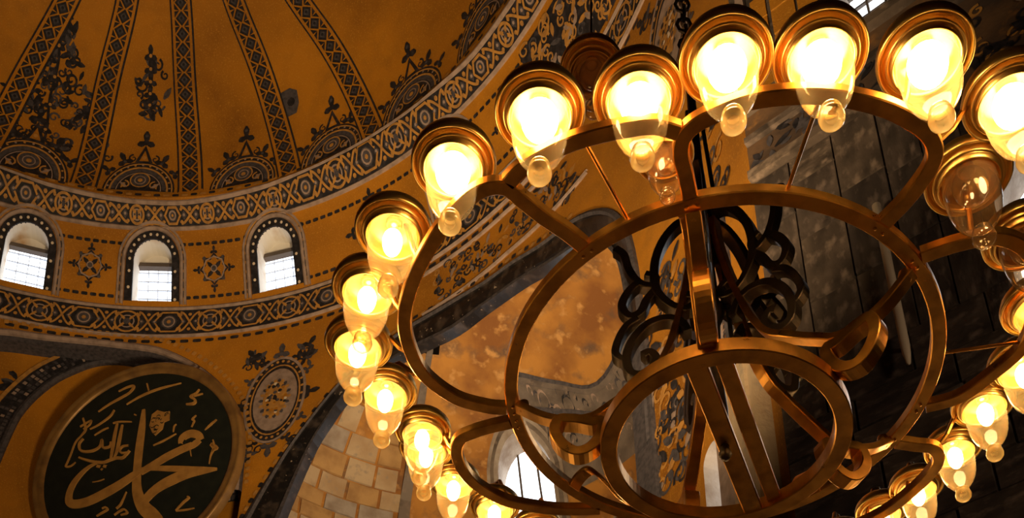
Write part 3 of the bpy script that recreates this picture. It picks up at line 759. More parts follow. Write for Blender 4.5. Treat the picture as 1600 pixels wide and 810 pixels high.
# courses of bare stone on the left flank of the niche
rn = random.Random(41)
smats = [M_BEIGE, M_BEIGE, M_BEIGE2, M_BEIGE3]
z = 20.4
while z < 28.2:
    h = rn.uniform(.5, .68); a = 101.2 + rn.uniform(0, 3)
    while a < 143:
        w = rn.uniform(.7, 1.35) / (casc * max(.5, math.sqrt(max(0.05, 1 - (max(0, z - ZC) / HC) ** 2))))
        if z > 26.6 and rn.random() < .3: a += w; continue
        pe = [conch(x, y) for x in (a, min(143, a + w)) for y in (z, z + h)]
        if min(math.hypot(q_[0], q_[1]) - prof(q_[2]) for q_ in pe) < .35: a += w; continue
        g, p = .4, rn.uniform(.04, .09)
        q = [(a + g, z + .03), (min(143, a + w - g), z + .03), (min(143, a + w - g), z + h - .03), (a + g, z + h - .03)]
        mid = [(q[0][0] * (1 - t) + q[1][0] * t, q[0][1]) for t in (0, .5, 1)] + [(q[3][0] * (1 - t) + q[2][0] * t, q[2][1]) for t in (1, .5, 0)]
        v = [conch(x, y, -p + rn.uniform(-.012, .012)) for x, y in mid] + [conch(x, y, .03) for x, y in mid]
        obj('stone_block', v, [(5, 4, 1, 0), (4, 3, 2, 1)] + [(i, (i + 1) % 6, 6 + (i + 1) % 6, 6 + i) for i in range(6)], rn.choice(smats), apse)
        a += w
    z += h
mould('niche_rib', conch, [(101.6, 20), (101.9, 23), (101.6, 25.5), (100.2, 28.2), (99, 28.7)], [(-.2, .02), (-.2, -.12), (.2, -.12), (.2, .02)], M_GREYBAND, apse, casc)

# ------------------------------------------------------------------ right-hand pier (a flat wall that runs away to the left)
E0 = (3.985, 12.374); WD = (sin(rad(49.6)), -cos(rad(49.6))); WN = (WD[1], -WD[0])      # along the wall; towards the nave
def pier(t, z, off=0.0): return (WD[0] * t + WN[0] * off, WD[1] * t + WN[1] * off, z)
PW = arch_loop(4.62, 1.15, 10.6, 15.3, 1.0)
PW2 = arch_loop(2.62, .62, 19.95, 22.4, 1.0)
def shell_flat(name, outer, holes, m, parent):
    pts, edges = [], []
    for L in [outer] + holes:
        n = len(pts); pts.extend(L); edges.extend((n + i, n + (i + 1) % len(L)) for i in range(len(L)))
    r = delaunay_2d_cdt([Vector(p) for p in pts], edges, [], 0, 1e-5)
    fs = []
    def inside(p, L):
        c = False; j = len(L) - 1
        for i in range(len(L)):
            if (L[i][1] > p[1]) != (L[j][1] > p[1]) and p[0] < (L[j][0] - L[i][0]) * (p[1] - L[i][1]) / (L[j][1] - L[i][1]) + L[i][0]: c = not c
            j = i
        return c
    for t in r[2]:
        c = (sum(r[0][i].x for i in t) / 3, sum(r[0][i].y for i in t) / 3)
        if not any(inside(c, h) for h in holes): fs.append(tuple(t))
    return obj(name, [pier(v.x, v.y) for v in r[0]], fs, m, parent)
wall = shell_flat('wall_right', [(0, -1.6), (16, -1.6), (16, 44), (0, 44)], [PW, PW2], M_STONE[2], None)
wall.location = (E0[0], E0[1], EYE)
tag(wall, 'shadowed dark stone pier filling the right of the picture behind the chandelier', 'wall', kind='structure')
obj('pier_flank', [(0, 0, -1.6), (0, 0, 44), (WN[0] * -3, WN[1] * -3, 44), (WN[0] * -3, WN[1] * -3, -1.6)], [(0, 1, 2, 3)], M_STONE[0], wall)
rn = random.Random(51)
bme = []
for k in range(9):
    v = []
    for off, e in ((-.05, 0), (.03 + .012 * (k % 3), .012)):
        for x, z in ((0, 0), (.5, 0), (1, 0), (1, 1), (.5, 1), (0, 1)):
            j = rn.uniform(-.012, .012)
            v.append((x + (e if x == 0 else -e if x == 1 else 0) , off + (j if off > 0 else 0), z + (e if z == 0 else -e)))
    fcs = [(6, 7, 10, 11), (7, 8, 9, 10)] + [(i, (i + 1) % 6, 6 + (i + 1) % 6, 6 + i) for i in range(6)]
    bme.append(mesh('stone_block', v, fcs, M_STONE[k % 3]))
ANG = math.atan2(WD[1], WD[0])
def block(t, z, w, h, me, name='stone_block'):
    o = link(name, me, wall, pier(t, z, 0), (0, 0, ANG), (w, -1 if False else 1, h))
    return o
def clash(t0, t1, z0, z1): 
    return any(t1 > a and t0 < b and z1 > c and z0 < d for a, b, c, d in ((3.45, 5.8, 10.6, 15.35), (1.95, 3.3, 19.9, 22.5)))
# the mesh's local +y is the wall's back side, so mirror it towards the nave
for me in bme:
    for v in me.vertices: v.co.y = -v.co.y
z = 7.6
while z < 12.2:                                                     # big squared blocks below
    h = rn.uniform(.55, .78); t = rn.uniform(-.5, 0)
    while t < 5.2:
        w = rn.uniform(.9, 1.7); t0, t1 = max(0, t), min(t + w, 5.2)
        if t1 > 3.42 and z + h > 10.55: t1 = 3.42
        if t1 - t0 > .2 and not clash(t0, t1, z, z + h): block(t0 + .008, z + .008, t1 - t0 - .016, h - .016, rn.choice(bme))
        t += w
    z += h
zz = z
t = 0
while t < 3.4:                                                      # tall veneer slabs above
    w = rn.uniform(.55, .8); w = min(w, 3.42 - t); z = zz
    while z < 17.6:
        h = rn.uniform(1.3, 2.1); h = min(h, 17.7 - z)
        block(t + .007, z + .008, w - .014, h - .016, rn.choice(bme), 'marble_slab'); z += h
    t += w
    if 3.42 - t < .2: break
def pbox(name, t0, t1, z0, z1, o0, o1, m, parent=wall, ch=0):
    v = [pier(t, z, o) for o in (o0, o1) for t, z in ((t0, z0), (t1, z0), (t1, z1), (t0, z1))]
    return obj(name, v, [(0, 1, 2, 3), (4, 7, 6, 5), (0, 4, 5, 1), (1, 5, 6, 2), (2, 6, 7, 3), (3, 7, 4, 0)], m, parent)
pbox('string_course', 0, 3.42, 17.75, 17.95, -.02, .16, M_STONE[1]); pbox('string_course', 0, 6, 18.75, 18.9, -.02, .12, M_STONE[0]); pbox('string_course', 0, 6, 19.55, 19.75, -.02, .18, M_STONE[1])
pbox('painted_panel', 0, 3.42, 17.97, 18.73, -.02, .03, M_BROWNWALL); pbox('painted_panel', 3.44, 7, 15.6, 18.73, -.02, .03, M_BROWNWALL); pbox('painted_panel', 3.3, 8, 19.77, 24, -.02, .03, M_BROWNWALL); pbox('painted_panel', 0, 8, 18.92, 19.53, -.02, .02, M_BROWNWALL)
for k in range(2): pbox('painted_panel', 1.72 + 0 * k, 1.9, 19.77, 23, -.02, .03, M_BROWNWALL) if k == 0 else None
for t0, t1 in ((.42, .72), (.80, 1.25), (1.30, 1.66)):               # small gold squares framed in black
    for z0, z1 in ((19.85, 20.45), (20.53, 21.2), (21.28, 21.95), (22.0, 22.7)):
        pbox('gold_tile', t0, t1, z0, z1, -.02, .04, M_OCHRE)
pbox('pale_strip', .16, .32, 19.77, 23.5, -.02, .1, M_PALE)
og = Orn(lambda u, v, lay: pier(u, v, .035 + .012 * lay)); rn = random.Random(61)
for k in range(60):
    u = rn.uniform(3.5, 5.2); v_ = rn.uniform(15.7, 18.6)
    (og.petal(u, v_, rn.uniform(0, 360), rn.uniform(.2, .45), .08, rn.choice((GD, DK, DK, PL)), 1 + k % 2) if k % 2 else og.curl(u, v_, rn.uniform(0, 360), rn.uniform(.12, .25), rn.choice((DK, GD, DK)), 1 + k % 2, 1, .06))
for k in range(50):
    og.petal(rn.uniform(.1, 3.3), rn.uniform(18.0, 18.7), rn.uniform(0, 360), rn.uniform(.2, .4), .06, rn.choice((SL, DK, DK, SL)), 1 + k % 2)
og.build('worn_painting', wall)
for i, (lp, w, tc, zb, zt, lab, nm) in enumerate(((PW, 1.15, 4.62, 10.6, 15.3, 'bright tall window at the right picture edge in the dark pier', 'window_11'), (PW2, .62, 2.62, 19.95, 22.4, 'white window at the top of the picture above the second lamp from the right', 'window_12'))):
    wo = obj(nm, [pier(t, z, -.7) for t, z in lp], [tuple(range(len(lp)))], M_PANE); wo.location = wall.location
    tag(wo, lab, 'window', kind='structure')
    reveal('stone_reveal', pier, lp, .02, -.72, M_BEIGE2, wo)
    for k in range(1, 4): 
        v = [pier(tc - w + 2 * w * k / 4 + s, z, o_) for o_ in (-.66, -.6) for s, z in ((-.02, zb), (.02, zb), (.02, zt - .25), (-.02, zt - .25))]
        obj('glazing_bar', v, [(0, 1, 2, 3), (4, 7, 6, 5), (0, 4, 5, 1), (1, 5, 6, 2), (2, 6, 7, 3), (3, 7, 4, 0)], M_BAR, wo)
    for k in range(1, 6):
        z = zb + (zt - zb) * k / 6.5
        v = [pier(t, z + s, o_) for o_ in (-.66, -.6) for t, s in ((tc - w, -.02), (tc + w, -.02), (tc + w, .02), (tc - w, .02))]
        obj('glazing_bar', v, [(0, 1, 2, 3), (4, 7, 6, 5), (0, 4, 5, 1), (1, 5, 6, 2), (2, 6, 7, 3), (3, 7, 4, 0)], M_BAR, wo)
# pale pilaster standing against the curved wall, left of the pier
pv = []
mould('marble_pilaster', dome, [(10.2, 8), (10.2, 15.6)], [(-.55, .02), (-.55, -.3), (-.4, -.3), (-.4, -.36), (.4, -.36), (.4, -.3), (.55, -.3), (.55, .02)], M_BEIGE, ceil, ASC)

# ------------------------------------------------------------------ the rest of the nave, so that light stays inside
def nave(name, quad, m, label, cat):
    o = obj(name, quad, [(0, 1, 2, 3)], m); tag(o, label, cat, kind='structure')
X0, X1, Y0, Y1, Z1 = -42, 30, -26, 46, 56
nave('floor', [(X0, Y0, 0), (X1, Y0, 0), (X1, Y1, 0), (X0, Y1, 0)], M_FLOOR, 'marble floor of the nave far below the frame', 'floor')
nave('wall_left', [(X0, Y0, 0), (X0, Y1, 0), (X0, Y1, Z1), (X0, Y0, Z1)], M_NAVE, 'plain warm plaster wall outside the frame on the left', 'wall')
nave('wall_front', [(X0, Y0, 0), (X0, Y0, Z1), (X1, Y0, Z1), (X1, Y0, 0)], M_NAVE, 'plain warm plaster wall behind the camera', 'wall')
nave('wall_far', [(X0, Y1, 0), (X1, Y1, 0), (X1, Y1, Z1), (X0, Y1, Z1)], M_NAVE, 'plain warm plaster wall behind the semi-dome', 'wall')
nave('wall_side', [(X1, Y0, 0), (X1, Y0, Z1), (X1, Y1, Z1), (X1, Y1, 0)], M_NAVE, 'plain warm plaster wall outside the frame on the right', 'wall')
nave('trim_1', [(X0, Y0, Z1), (X0, Y1, Z1), (X1, Y1, Z1), (X1, Y0, Z1)], M_NAVE, 'plain upper vault of the nave above the frame', 'vault')

# ------------------------------------------------------------------ calligraphy roundel
dp = (-12.361, 27.535, 25.0206); da, de = 4.458538, -0.162098
nv = Vector((cos(da) * cos(de), sin(da) * cos(de), sin(de)))
ux = Vector((0.96795, -0.25113, 0.0)); uy = Vector((-0.04053, -0.15622, 0.98689))
if ux.cross(uy).dot(nv) < 0: pass
STROKES = [[[0.1,2.03,0.111],[0.1,1.36,0.239],[0.07,0.52,0.286],[0.07,-0.31,0.286],[0.14,-1.07,0.35],[0.41,-1.68,0.445],[0.76,-2.06,0.477],[1.02,-2.35,0.398]],
 [[2.95,-0.79,0.032],[2.53,-0.75,0.207],[1.91,-0.75,0.35],[1.37,-0.88,0.398],[0.84,-1.11,0.35],[0.47,-1.45,0.318],[0.34,-1.75,0.239]],
 [[0.21,-0.27,0.111],[0.69,-0.33,0.159],[1.33,-0.46,0.207],[1.97,-0.6,0.207],[2.6,-0.7,0.127],[2.95,-0.74,0.032]],
 [[0.22,-0.39,0.239],[0.68,-0.18,0.27],[1.14,0.03,0.286],[1.6,0.19,0.27],[2.06,0.31,0.254],[2.25,0.44,0.207]],
 [[1.57,0.42,0.143],[1.64,0.64,0.27],[1.91,0.74,0.286],[2.2,0.61,0.27],[2.31,0.41,0.207]],
 [[0.21,-0.34,0.223],[-0.09,-0.49,0.286],[-0.55,-0.74,0.334],[-1.09,-0.97,0.35],[-1.64,-1.15,0.334],[-2.09,-1.17,0.318],[-2.32,-1.05,0.286],[-2.37,-0.75,0.239],[-2.26,-0.39,0.223],[-2.01,-0.06,0.175],[-1.7,0.18,0.111],[-1.34,0.28,0.04]],
 [[-0.84,1.67,0.064],[-0.89,1.21,0.111],[-0.92,0.71,0.111],[-0.95,0.31,0.064]],
 [[-0.64,1.57,0.064],[-0.69,1.09,0.111],[-0.73,0.67,0.111],[-0.82,0.35,0.048]],
 [[-0.99,1.7,0.048],[-0.75,1.71,0.048],[-0.29,1.62,0.024]],
 [[-0.27,0.51,0.08],[-0.49,0.29,0.095],[-0.74,0.32,0.095],[-0.94,0.29,0.095],[-1.22,0.24,0.095],[-1.55,0.32,0.095],[-1.85,0.44,0.08],[-2.16,0.6,0.064]],
 [[-0.33,0.72,0.048],[-0.53,0.72,0.064],[-0.64,0.61,0.064],[-0.55,0.47,0.064],[-0.3,0.46,0.048]],
 [[-2.07,1.31,0.064],[-2.2,1.12,0.08],[-2.09,0.84,0.08],[-1.68,0.76,0.08],[-1.41,0.88,0.072],[-1.35,1.13,0.072],[-1.28,0.82,0.072],[-1.03,0.81,0.072],[-1.0,0.98,0.056]],
 [[-2.18,2.15,0.064],[-2.03,1.69,0.095],[-2.17,1.46,0.064],[-2.36,1.23,0.064],[-2.48,0.83,0.064],[-2.58,0.51,0.064],[-2.63,0.35,0.064],[-2.45,0.33,0.064],[-2.27,0.45,0.04]],
 [[-2.25,1.82,0.064],[-2.05,1.91,0.064],[-1.85,1.98,0.064],[-1.92,1.8,0.064],[-2.12,1.7,0.048]],
 [[-1.45,0.15,0.095],[-1.3,0.09,0.095]],
 [[-1.2,0.1,0.095],[-1.07,0.06,0.095]],
 [[-1.27,-0.0,0.08],[-1.2,-0.05,0.08]],
 [[-1.61,2.28,0.04],[-1.2,2.5,0.064],[-0.8,2.66,0.08],[-0.48,2.81,0.08],[-0.35,3.02,0.095],[-0.59,3.04,0.064],[-0.91,2.94,0.04]],
 [[-0.56,2.35,0.032],[-0.05,2.57,0.064],[0.59,2.72,0.072],[1.42,2.78,0.024]],
 [[0.14,3.03,0.048],[0.24,2.71,0.048]],
 [[-1.86,1.64,0.032],[-1.54,1.75,0.048],[-1.15,1.99,0.064],[-1.0,2.22,0.048]],
 [[-1.66,1.36,0.024],[-1.35,1.51,0.04],[-1.15,1.56,0.024]],
 [[1.67,1.9,0.048],[1.95,1.88,0.095],[1.98,2.01,0.08],[1.81,2.17,0.08],[2.0,2.26,0.064],[2.11,2.39,0.04]],
 [[1.93,2.17,0.048],[2.25,2.19,0.032]],
 [[1.92,0.99,0.04],[2.0,1.2,0.072],[1.93,1.29,0.072],[2.06,1.41,0.04]],
 [[2.41,0.78,0.032],[2.61,0.95,0.08],[2.81,1.1,0.048]],
 [[1.27,0.92,0.032],[1.29,1.13,0.056],[1.36,1.21,0.032]],
 [[2.65,-0.53,0.024],[2.69,-0.22,0.048],[2.77,0.01,0.095],[2.68,0.19,0.111],[2.9,0.02,0.08],[2.71,-0.06,0.064]],
 [[2.73,0.35,0.04],[2.79,0.13,0.08]],
 [[0.58,0.55,0.032],[0.93,0.65,0.056],[1.39,0.84,0.024]],
 [[1.93,0.17,0.032],[2.0,-0.14,0.024]],
 [[-0.23,1.89,0.04],[-0.13,1.83,0.04]],
 [[-1.25,-1.76,0.04],[-1.06,-1.67,0.064],[-0.87,-1.58,0.064],[-0.96,-1.49,0.064],[-1.08,-1.51,0.04]],
 [[-0.55,-1.6,0.064],[-0.4,-1.46,0.064],[-0.24,-1.04,0.024]],
 [[-0.6,-1.83,0.048],[-0.3,-1.68,0.064],[-0.13,-1.83,0.064],[-0.36,-1.87,0.04]],
 [[1.6,-2.05,0.04],[1.83,-1.81,0.064],[2.03,-1.66,0.064],[1.97,-1.61,0.04]],
 [[1.6,-2.05,0.048],[1.93,-2.07,0.064],[2.25,-2.06,0.032]],
 [[-1.55,-0.44,0.024],[-1.31,-0.44,0.032],[-1.11,-0.4,0.024]]]
FLOWER = [[0.43, 1.76], [0.62, 1.89], [0.88, 1.76], [1.08, 1.76], [1.09, 1.42], [0.91, 1.37], [0.87, 1.12], [0.62, 0.92], [0.49, 1.07], [0.37, 1.35], [0.41, 1.55]]
RD = empty('calligraphy_roundel', (dp[0], dp[1], dp[2] + EYE))
ww_ = ux.cross(uy)
RD.matrix_world = Matrix(((ux.x, uy.x, ww_.x, dp[0]), (ux.y, uy.y, ww_.y, dp[1]), (ux.z, uy.z, ww_.z, dp[2] + EYE), (0, 0, 0, 1)))
tag(RD, 'huge round dark green board with gold Arabic calligraphy and a gilded rim', 'calligraphy panel')
sgn = 1 if ww_.dot(nv) > 0 else -1
b = MB(); b.lathe([(0.001, -.12 * sgn), (3.45, -.12 * sgn), (3.45, .02 * sgn), (0.001, .02 * sgn)], 72); b.build('board', M_GREEN, RD)
b = MB(); b.lathe([(3.40, -.15 * sgn), (3.40, .05 * sgn), (3.46, .10 * sgn), (3.55, .12 * sgn), (3.66, .10 * sgn), (3.72, .16 * sgn), (3.78, .10 * sgn), (3.80, -.15 * sgn)], 96); b.build('gilded_rim', M_GILTRIM, RD, True)
def brush(pts, lift):
    p = crom([tuple(q) for q in pts], 6)
    v, f = [], []
    N = len(p)
    for i, (x, y, w) in enumerate(p):
        a, c = p[max(0, i - 1)], p[min(N - 1, i + 1)]; tx, ty = c[0] - a[0], c[1] - a[1]; l = math.hypot(tx, ty) or 1
        w = w * .5 / 1.4 * 1.38
        for s, h in ((1, .02), (1, .05 + lift), (-1, .05 + lift), (-1, .02)): v.append((x - ty / l * w * s, y + tx / l * w * s, h * sgn))
    for i in range(N - 1):
        for k in range(3): f.append((i * 4 + k, i * 4 + k + 1, i * 4 + 5 + k, i * 4 + 4 + k))
    return v, f
for i, st in enumerate(STROKES):
    v, f = brush(st, .0025 * (i % 12)); obj('letter_stroke', v, f, M_GILT, RD)
b = MB()
fl = FLOWER; n = len(fl)
b.add([(x, y, .02 * sgn) for x, y in fl] + [(x, y, .05 * sgn) for x, y in fl], [tuple(range(n, 2 * n))] + [(i, (i + 1) % n, n + (i + 1) % n, n + i) for i in range(n)])
b.build('gold_rosette', M_GILT, RD)
rn = random.Random(71); b = MB()
for k in range(12):
    x, y = rn.uniform(.5, .98), rn.uniform(1.1, 1.75); a = rn.uniform(0, 6.28)
    pts = [(x + .11 * cos(a + g * .8) * (1 - g * .1), y + .11 * sin(a + g * .8) * (1 - g * .1)) for g in range(6)]
    v = [(px, py, .056 * sgn) for px, py in pts] + [(px * .965 + x * .035, py - .035, .056 * sgn) for px, py in pts]
    b.add(v, [(i, i + 1, i + 7, i + 6) for i in range(5)])
b.build('rosette_tracery', M_GREEN, RD)
# two dark eyes in the letter's looped head
for x, y in ((1.70, .47), (1.98, .46)):
    b = MB(); b.lathe([(.001, .058 * sgn), (.07, .058 * sgn), (.07, .03 * sgn)], 10, 0, (x, y, 0)); b.build('letter_counter', M_GREEN, RD)
# hanging bracket hooks behind the rim
b = MB()
for x in (-1.6, 1.6):
    b = MB(); b.tube([(x, 3.2, -.15 * sgn), (x * .98, 3.5, -.4 * sgn), (x * .96, 4.0, -.75 * sgn)], .04, 8); b.build('hanging_hook', M_IRON, RD)

# ------------------------------------------------------------------ the chandelier
HM = 2.876                                                          # underside of the big ring above the eye
CX, CY = 0.6817, 2.7506
CH = empty('chandelier', (CX, CY, HM + EYE))
tag(CH, 'great round brass chandelier of flat iron rings with a wreath of glowing glass lamps', 'chandelier')
def circ(r, z, n=96): return [(r * cos(2 * PI * k / n), r * sin(2 * PI * k / n), z) for k in range(n)]
UP = (0, 0, 1)
# sweep: b x t is the outward/inward radial direction, so use n for the height instead
def flatband(name, pts2, z, w, h, closed=False, parent=CH, m=M_BRASS, ch=.0035):
    """flat bar lying in a horizontal plane: w across, h tall"""
    N = len(pts2); v, f = [], []
    for i, (x, y) in enumerate(pts2):
        p, q = (pts2[i - 1], pts2[(i + 1) % N]) if closed else (pts2[max(0, i - 1)], pts2[min(N - 1, i + 1)])
        tx, ty = q[0] - p[0], q[1] - p[1]; l = math.hypot(tx, ty) or 1; nx, ny = -ty / l, tx / l
        for d, zz in ((-w / 2 + ch, 0), (w / 2 - ch, 0), (w / 2, ch), (w / 2, h - ch), (w / 2 - ch, h), (-w / 2 + ch, h), (-w / 2, h - ch), (-w / 2, ch)):
            v.append((x + nx * d, y + ny * d, z + zz))
    for i in range(N if closed else N - 1):
        j = (i + 1) % N
        for k in range(8): f.append((i * 8 + k, i * 8 + (k + 1) % 8, j * 8 + (k + 1) % 8, j * 8 + k))
    if not closed: f.append(tuple(range(7, -1, -1))); f.append(tuple((N - 1) * 8 + k for k in range(8)))
    return obj(name, v, f, m, parent)
def pol(r, a): return (r * cos(rad(a)), r * sin(rad(a)))
RM = 0.7073
ring = flatband('main_ring', [c[:2] for c in circ(RM, 0, 120)], 0, .0465, .036, True)
HS = 2.610 - HM
small = flatband('lower_ring', [c[:2] for c in circ(.380, 0, 96)], HS, .056, .056, True)
def band(pts, name='petal_band', z=0.0, w=.045, h=.034):
    return flatband(name, crom([pol(r, a) for r, a in pts], 7), z, w, h)
PETALS = [
    [(.732, -106.2), (.80, -106.4), (.875, -106.6), (.925, -105), (.955, -101), (.984, -94.4), (1.0, -85.1), (1.003, -76.1), (.995, -69), (.975, -64.2), (.925, -61.2), (.82, -59.7), (.732, -59.5)],
    [(.732, -45.3), (.833, -42.7), (.926, -39.4), (.982, -34), (1.0, -27), (.998, -20), (.976, -11.4), (.904, -4.4), (.832, 2.1), (.735, 6.0)],
    [(.732, 20.2), (.80, 19.3), (.875, 18.6), (.935, 22), (.965, 30), (.985, 41), (.97, 53), (.92, 60), (.83, 66), (.732, 70)],
    [(.732, 165.3), (.80, 165), (.873, 164.3), (.935, 162.8), (.972, 158.5), (.985, 151.6), (.965, 145), (.927, 138.8), (.845, 130.4), (.78, 124), (.732, 119)],
    [(.732, 111), (.80, 106), (.90, 101), (.96, 96), (.97, 90), (.93, 84), (.83, 79), (.732, 76)],
    [(.732, -132.8), (.80, -133.4), (.878, -134.4), (.96, -134.9), (1.025, -135.3), (1.066, -138), (1.082, -142.3), (1.088, -149.2), (1.09, -157.9), (1.082, -165.9), (1.05, -172.5), (1.0, -178.4), (.905, -184.5), (.80, -188.1), (.732, -189.4)],
    [(.93, -106.5), (.965, -110), (.985, -114.5), (1.005, -119.5), (1.022, -124.5), (1.034, -130.6), (1.03, -134.5)]]
for p in PETALS: band(p)
# rivets on the main ring
b = MB()
for a in (-106, -133, -59.5, -45, 6, 20, 165, 170.5):
    for d in (-1.3, 1.3):
        x, y = pol(RM, a + d); b.lathe([(.001, -.004), (.005, -.003), (.006, .001)], 8, 0, (x, y, 0))
b.build('rivets', M_BRASS, CH)['kind'] = 'stuff'

# arms: flat bars in vertical radial planes, sweeping from the main ring to the stem
ARM = crom([(.690, -.004), (.665, -.022), (.61, -.062), (.56, -.085), (.50, -.098), (.43, -.09), (.375, -.05), (.32, -.005), (.265, .045), (.205, .105), (.155, .215), (.115, .36), (.08, .52), (.055, .68), (.045, .82)], 4)
HEART = crom([(.545, -.10), (.557, -.15), (.535, -.205), (.49, -.245), (.445, -.235), (.41, -.19), (.398, -.125), (.43, -.125), (.475, -.108), (.51, -.10)], 4, True)
ARMS = (-106, -43.5, 20, 96, 172)
def rz(pts): return [(r, 0, z) for r, z in pts]
def rpart(name, pts, w, hn, m, a, parent=CH, closed=False, taper=None, ch=.003):
    b = MB(); b.sweep(rz(pts), (0, 1, 0), w, hn, closed, ch, 0, taper)
    o = b.build(name, m, parent); o.rotation_euler = (0, 0, rad(a)); return o
S_UP = crom([(.05, .86), (.10, .835), (.155, .75), (.19, .63), (.19, .50), (.15, .42), (.10, .385), (.06, .40), (.055, .44), (.09, .455)], 5)
S_MID = crom([(.09, .27), (.115, .325), (.165, .345), (.225, .325), (.275, .265), (.305, .185), (.30, .105), (.265, .082), (.225, .105), (.205, .15), (.225, .185), (.25, .175)], 5)
S_OUT = crom([(.33, .74), (.30, .70), (.285, .62), (.25, .545), (.20, .52), (.19, .565), (.225, .585)], 5)
S_TIP = crom([(.25, .545), (.29, .50), (.315, .43), (.29, .375), (.25, .39), (.225, .45), (.19, .50)], 5)
S_OVAL = crom([(.26, .36), (.30, .33), (.33, .27), (.345, .20), (.32, .165), (.30, .19)], 5)
for a in ARMS:
    arm = rpart('scroll_arm', ARM, .046, (-.012, .014), M_BRASS, a)
    h = rpart('heart_scroll', HEART, .055, (-.021, .018), M_BRASS, 0, arm, True)
    for s in (S_UP, S_MID): rpart('iron_scroll', s, .045, (-.016, .016), M_IRON, a)
    rpart('iron_scroll', S_OUT, .04, (-.015, .015), M_IRON, a); rpart('iron_scroll', S_TIP, .04, (-.016, .016), M_IRON, a); rpart('iron_scroll', S_OVAL, .04, (-.014, .014), M_IRON, a)
    b = MB(); x, y = pol(.668, a); b.lathe([(.0, -.03), (.012, -.028), (.02, -.018), (.022, .0), (.018, .014)], 14, 0, (x, y, 0)); b.build('ring_clasp', M_BRASS, CH, True)
# paired flat bars across the lower ring
for off in (-.035, .028):
    d = Vector((.32, .684)).normalized(); n = Vector((-d.y, d.x)); 
    mid = Vector((.045, -.03)) - n * off * 1.25
    L0 = math.sqrt(.38 ** 2 - (mid.dot(n)) ** 2)
    c = n * mid.dot(n)
    flatband('cross_bar', [tuple(c + d * s) for s in (-L0, -L0 * .5, 0, L0 * .5, L0)], HS + (.004 if off < 0 else .018), .066 if off < 0 else .052, .022)
# sloping straps from the near side of the main ring down to the lower ring
for a in (-106, 50, 134):
    rpart('ring_strap', crom([(.69, .0), (.655, .03), (.60, .03), (.545, -.04), (.49, -.13), (.44, -.215), (.40, -.235)], 5), .05, (-.008, .008), M_BRASS, a - 1.5)
b = MB(); b.lathe([(.0, HS - .055), (.012, HS - .05), (.022, HS - .03), (.014, HS - .005), (.02, HS + .02), (.024, -.1), (.018, .0), (.022, .1), (.03, .17), (.022, .2), (.026, .3), (.04, .34), (.044, .38), (.03, .42), (.026, .6), (.045, .66), (.05, .72), (.03, .78), (.04, .86), (.05, .9), (.03, .95), (.02, 1.2), (.016, 1.9)], 20)
b.build('centre_stem', M_IRON, CH, True)
for a in (-150, -20, 65):
    b = MB(); x, y = pol(.06, a); b.tube([(x, y, .1), (x * .9, y * .9, .9), (x * .5, y * .5, 1.5)], .008, 6); b.build('stay_rod', M_IRON, CH)
b = MB()
for k in range(26):
    b.tube([(.03 * cos(q * PI / 4) * (k % 2), .03 * cos(q * PI / 4) * (1 - k % 2), 1.9 + k * .075 + .05 * sin(q * PI / 4)) for q in range(9)], .008, 5)
b.build('hanging_chain', M_IRON, CH)['kind'] = 'stuff'

# ---- lamps
TRAYP = [(.008, .135), (.012, .12), (.014, .098), (.03, .082), (.07, .066), (.095, .05), (.1075, .034), (.1140, .012), (.1135, -.002), (.1095, -.008), (.1050, -.003), (.1020, .008), (.0975, .010), (.0945, .002), (.0925, -.010), (.0890, -.014), (.0860, -.008), (.0835, -.014), (.0815, -.026), (.0780, -.028), (.0755, -.018), (.074, .02), (.068, .036), (.03, .044), (.001, .045)]
b = MB(); b.lathe(TRAYP, 48); TRAY = mesh('lamp', b.v, b.f, M_TRAY, None, True)
GP = [(.0790, -.012), (.0800, -.03), (.0795, -.06), (.0775, -.09), (.0745, -.115), (.069, -.14), (.060, -.163), (.047, -.182), (.032, -.196), (.019, -.204)]
GP = [(r * (.9 if z > -.19 else 1), z) for r, z in GP]
b = MB(); b.lathe(GP, 40); GLASS_ON = mesh('glass_shade', b.v, b.f, M_GLASS, None, True); GLASS_OFF = mesh('clear_shade', b.v, b.f, M_CLEAR, None, True)
KP = [(.018, -.2035), (.0245, -.208), (.0265, -.215), (.0255, -.221), (.0285, -.227), (.0305, -.238), (.0285, -.250), (.021, -.260), (.010, -.2655), (.001, -.267)]
b = MB(); b.lathe(KP, 24); KNOB_ON = mesh('glass_knob', b.v, b.f, M_KNOB, None, True); KNOB_OFF = mesh('clear_knob', b.v, b.f, M_CLEAR, None, True)
b = MB(); b.lathe([(.001, .045), (.022, .044), (.024, .03), (.02, .02), (.001, .019)], 16); SOCK = mesh('bulb_socket', b.v, b.f, M_TRAY, None, True)
BP = [(.001, .024)] + [(.047 * sin(PI * k / 12), -.03 + .054 * cos(PI * k / 12) - (.012 * max(0, -cos(PI * k / 12)))) for k in range(1, 12)] + [(.001, -.096)]
b = MB(); b.lathe(BP, 20); BULB = mesh('bulb', b.v, b.f, M_BULB, None, True); BULB_OFF = mesh('bulb', b.v, b.f, M_CLEAR, None, True)
LAMPS = [(-.089, 3.518), (-.249, 3.376), (-.355, 3.102), (-.474, 2.909), (-.548, 2.70), (-.491, 2.474), (-.391, 2.263), (-.198, 2.041), (.046, 1.884), (.313, 1.837), (.532, 1.735), (.776, 1.72), (1.052, 1.718), (1.317, 1.823),
         (1.685, 2.50), (1.7335, 2.743), (1.67, 2.925), (1.643, 3.147), (1.575, 3.36), (1.484, 3.508), (1.365, 3.68), (1.19, 3.79), (.97, 3.85), (.74, 3.87), (.51, 3.84), (.29, 3.76), (.09, 3.65)]
UNLIT = [(1.291, 2.057), (1.5284, 2.2475)]
ends = [pol(r, a) for p in PETALS for r, a in crom(p, 3) if r > .8]
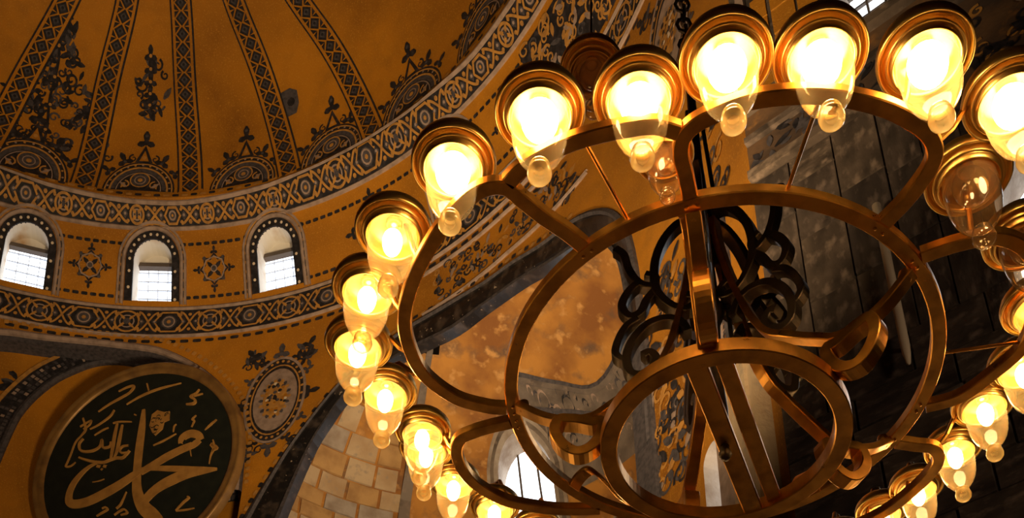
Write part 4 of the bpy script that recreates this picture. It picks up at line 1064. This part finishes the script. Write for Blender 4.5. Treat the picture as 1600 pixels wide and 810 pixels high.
def lamp(x, y, z, lit, arm=True, sc=None):
    o = link('lamp', TRAY, CH, (x - CX, y - CY, z))
    k = interp(y, [(1.9, 1.10), (2.3, 1.04), (2.7, 1.02), (3.0, .95), (3.4, .92)]) if sc is None else sc
    o.scale = (k, k, k)
    g = link('glass_shade', GLASS_ON if lit else GLASS_OFF, o); link('glass_knob', KNOB_ON if lit else KNOB_OFF, o)
    link('bulb_socket', SOCK, o); link('bulb', BULB if lit else BULB_OFF, o, (0, 0, 0) if y < 2.2 or not lit else (0, 0, -.018), None, (1, 1, 1) if y < 2.2 or not lit else (.62, .62, .85))
    if not lit: o['label'] = 'unlit lamp with clear glass'
    if arm:
        px, py = x - CX, y - CY; e = min(ends, key=lambda q: (q[0] - px) ** 2 + (q[1] - py) ** 2)
        d = Vector((e[0] - px, e[1] - py)); l = d.length
        b = MB(); b.tube([(px, py, z + .118), (px + d.x * .25, py + d.y * .25, z + .10), (px + d.x * .75, py + d.y * .75, .07), (e[0], e[1], .025)], .009, 8)
        b.build('lamp_bracket', M_BRASS, CH)
for x, y in LAMPS: lamp(x, y, .124, True)
for x, y in UNLIT: lamp(x, y, .124, False)
lamp(.405, 2.005, .124, False, False, .74)
for a, r1 in ((-84.5, 1.0), (-121, 1.0), (-12, .97)):
    b = MB(); x, y = pol(r1, a); x2, y2 = pol(.72, a); b.tube([(x, y, .02), (x2, y2, .02)], .006, 8); b.build('tie_rod', M_BRASS, CH)
# lamp hidden behind its neighbour at the lower left, a little lower
lamp(-.345, 3.19, .124, True)

# ------------------------------------------------------------------ loose things
def hung_lamp(name, p, label):
    o = link(name, TRAY, None, (p[0], p[1], p[2] + EYE)); tag(o, label, 'hanging lamp')
    for n_, me in (('glass_shade', GLASS_OFF), ('glass_knob', KNOB_OFF), ('bulb_socket', SOCK), ('bulb', BULB_OFF)): link(n_, me, o)
    b = MB(); b.tube([(0, 0, .13), (0.01, 0, .8), (0, 0, 2.2)], .004, 6); b.build('hanging_wire', M_IRON, o)
    return o

hung_lamp('hanging_lamp', (.244, 2.3825, 4.05), 'unlit brass dish lamp hanging behind the lit lamps above the big ring')
PO = link('metal_pole', None, wall, (WD[0] * 2.0 + WN[0] * .3, WD[1] * 2.0 + WN[1] * .3, 11.85))
PO['label'] = 'pale metal pole on the dark pier'
b = MB(); b.lathe([(.0, 0), (.03, .02), (.055, .2), (.065, .35), (.065, 3.3), (.0, 3.35)], 12); b.build('shaft', M_WIRE, PO, True)
for zz_ in (.5, 2.6):
    b = MB(); b.box((-WN[0] * .15, -WN[1] * .15, zz_), (.03, .17, .03), 0, Matrix.Rotation(ANG, 3, 'Z')); b.build('wall_clamp', M_IRON, PO)
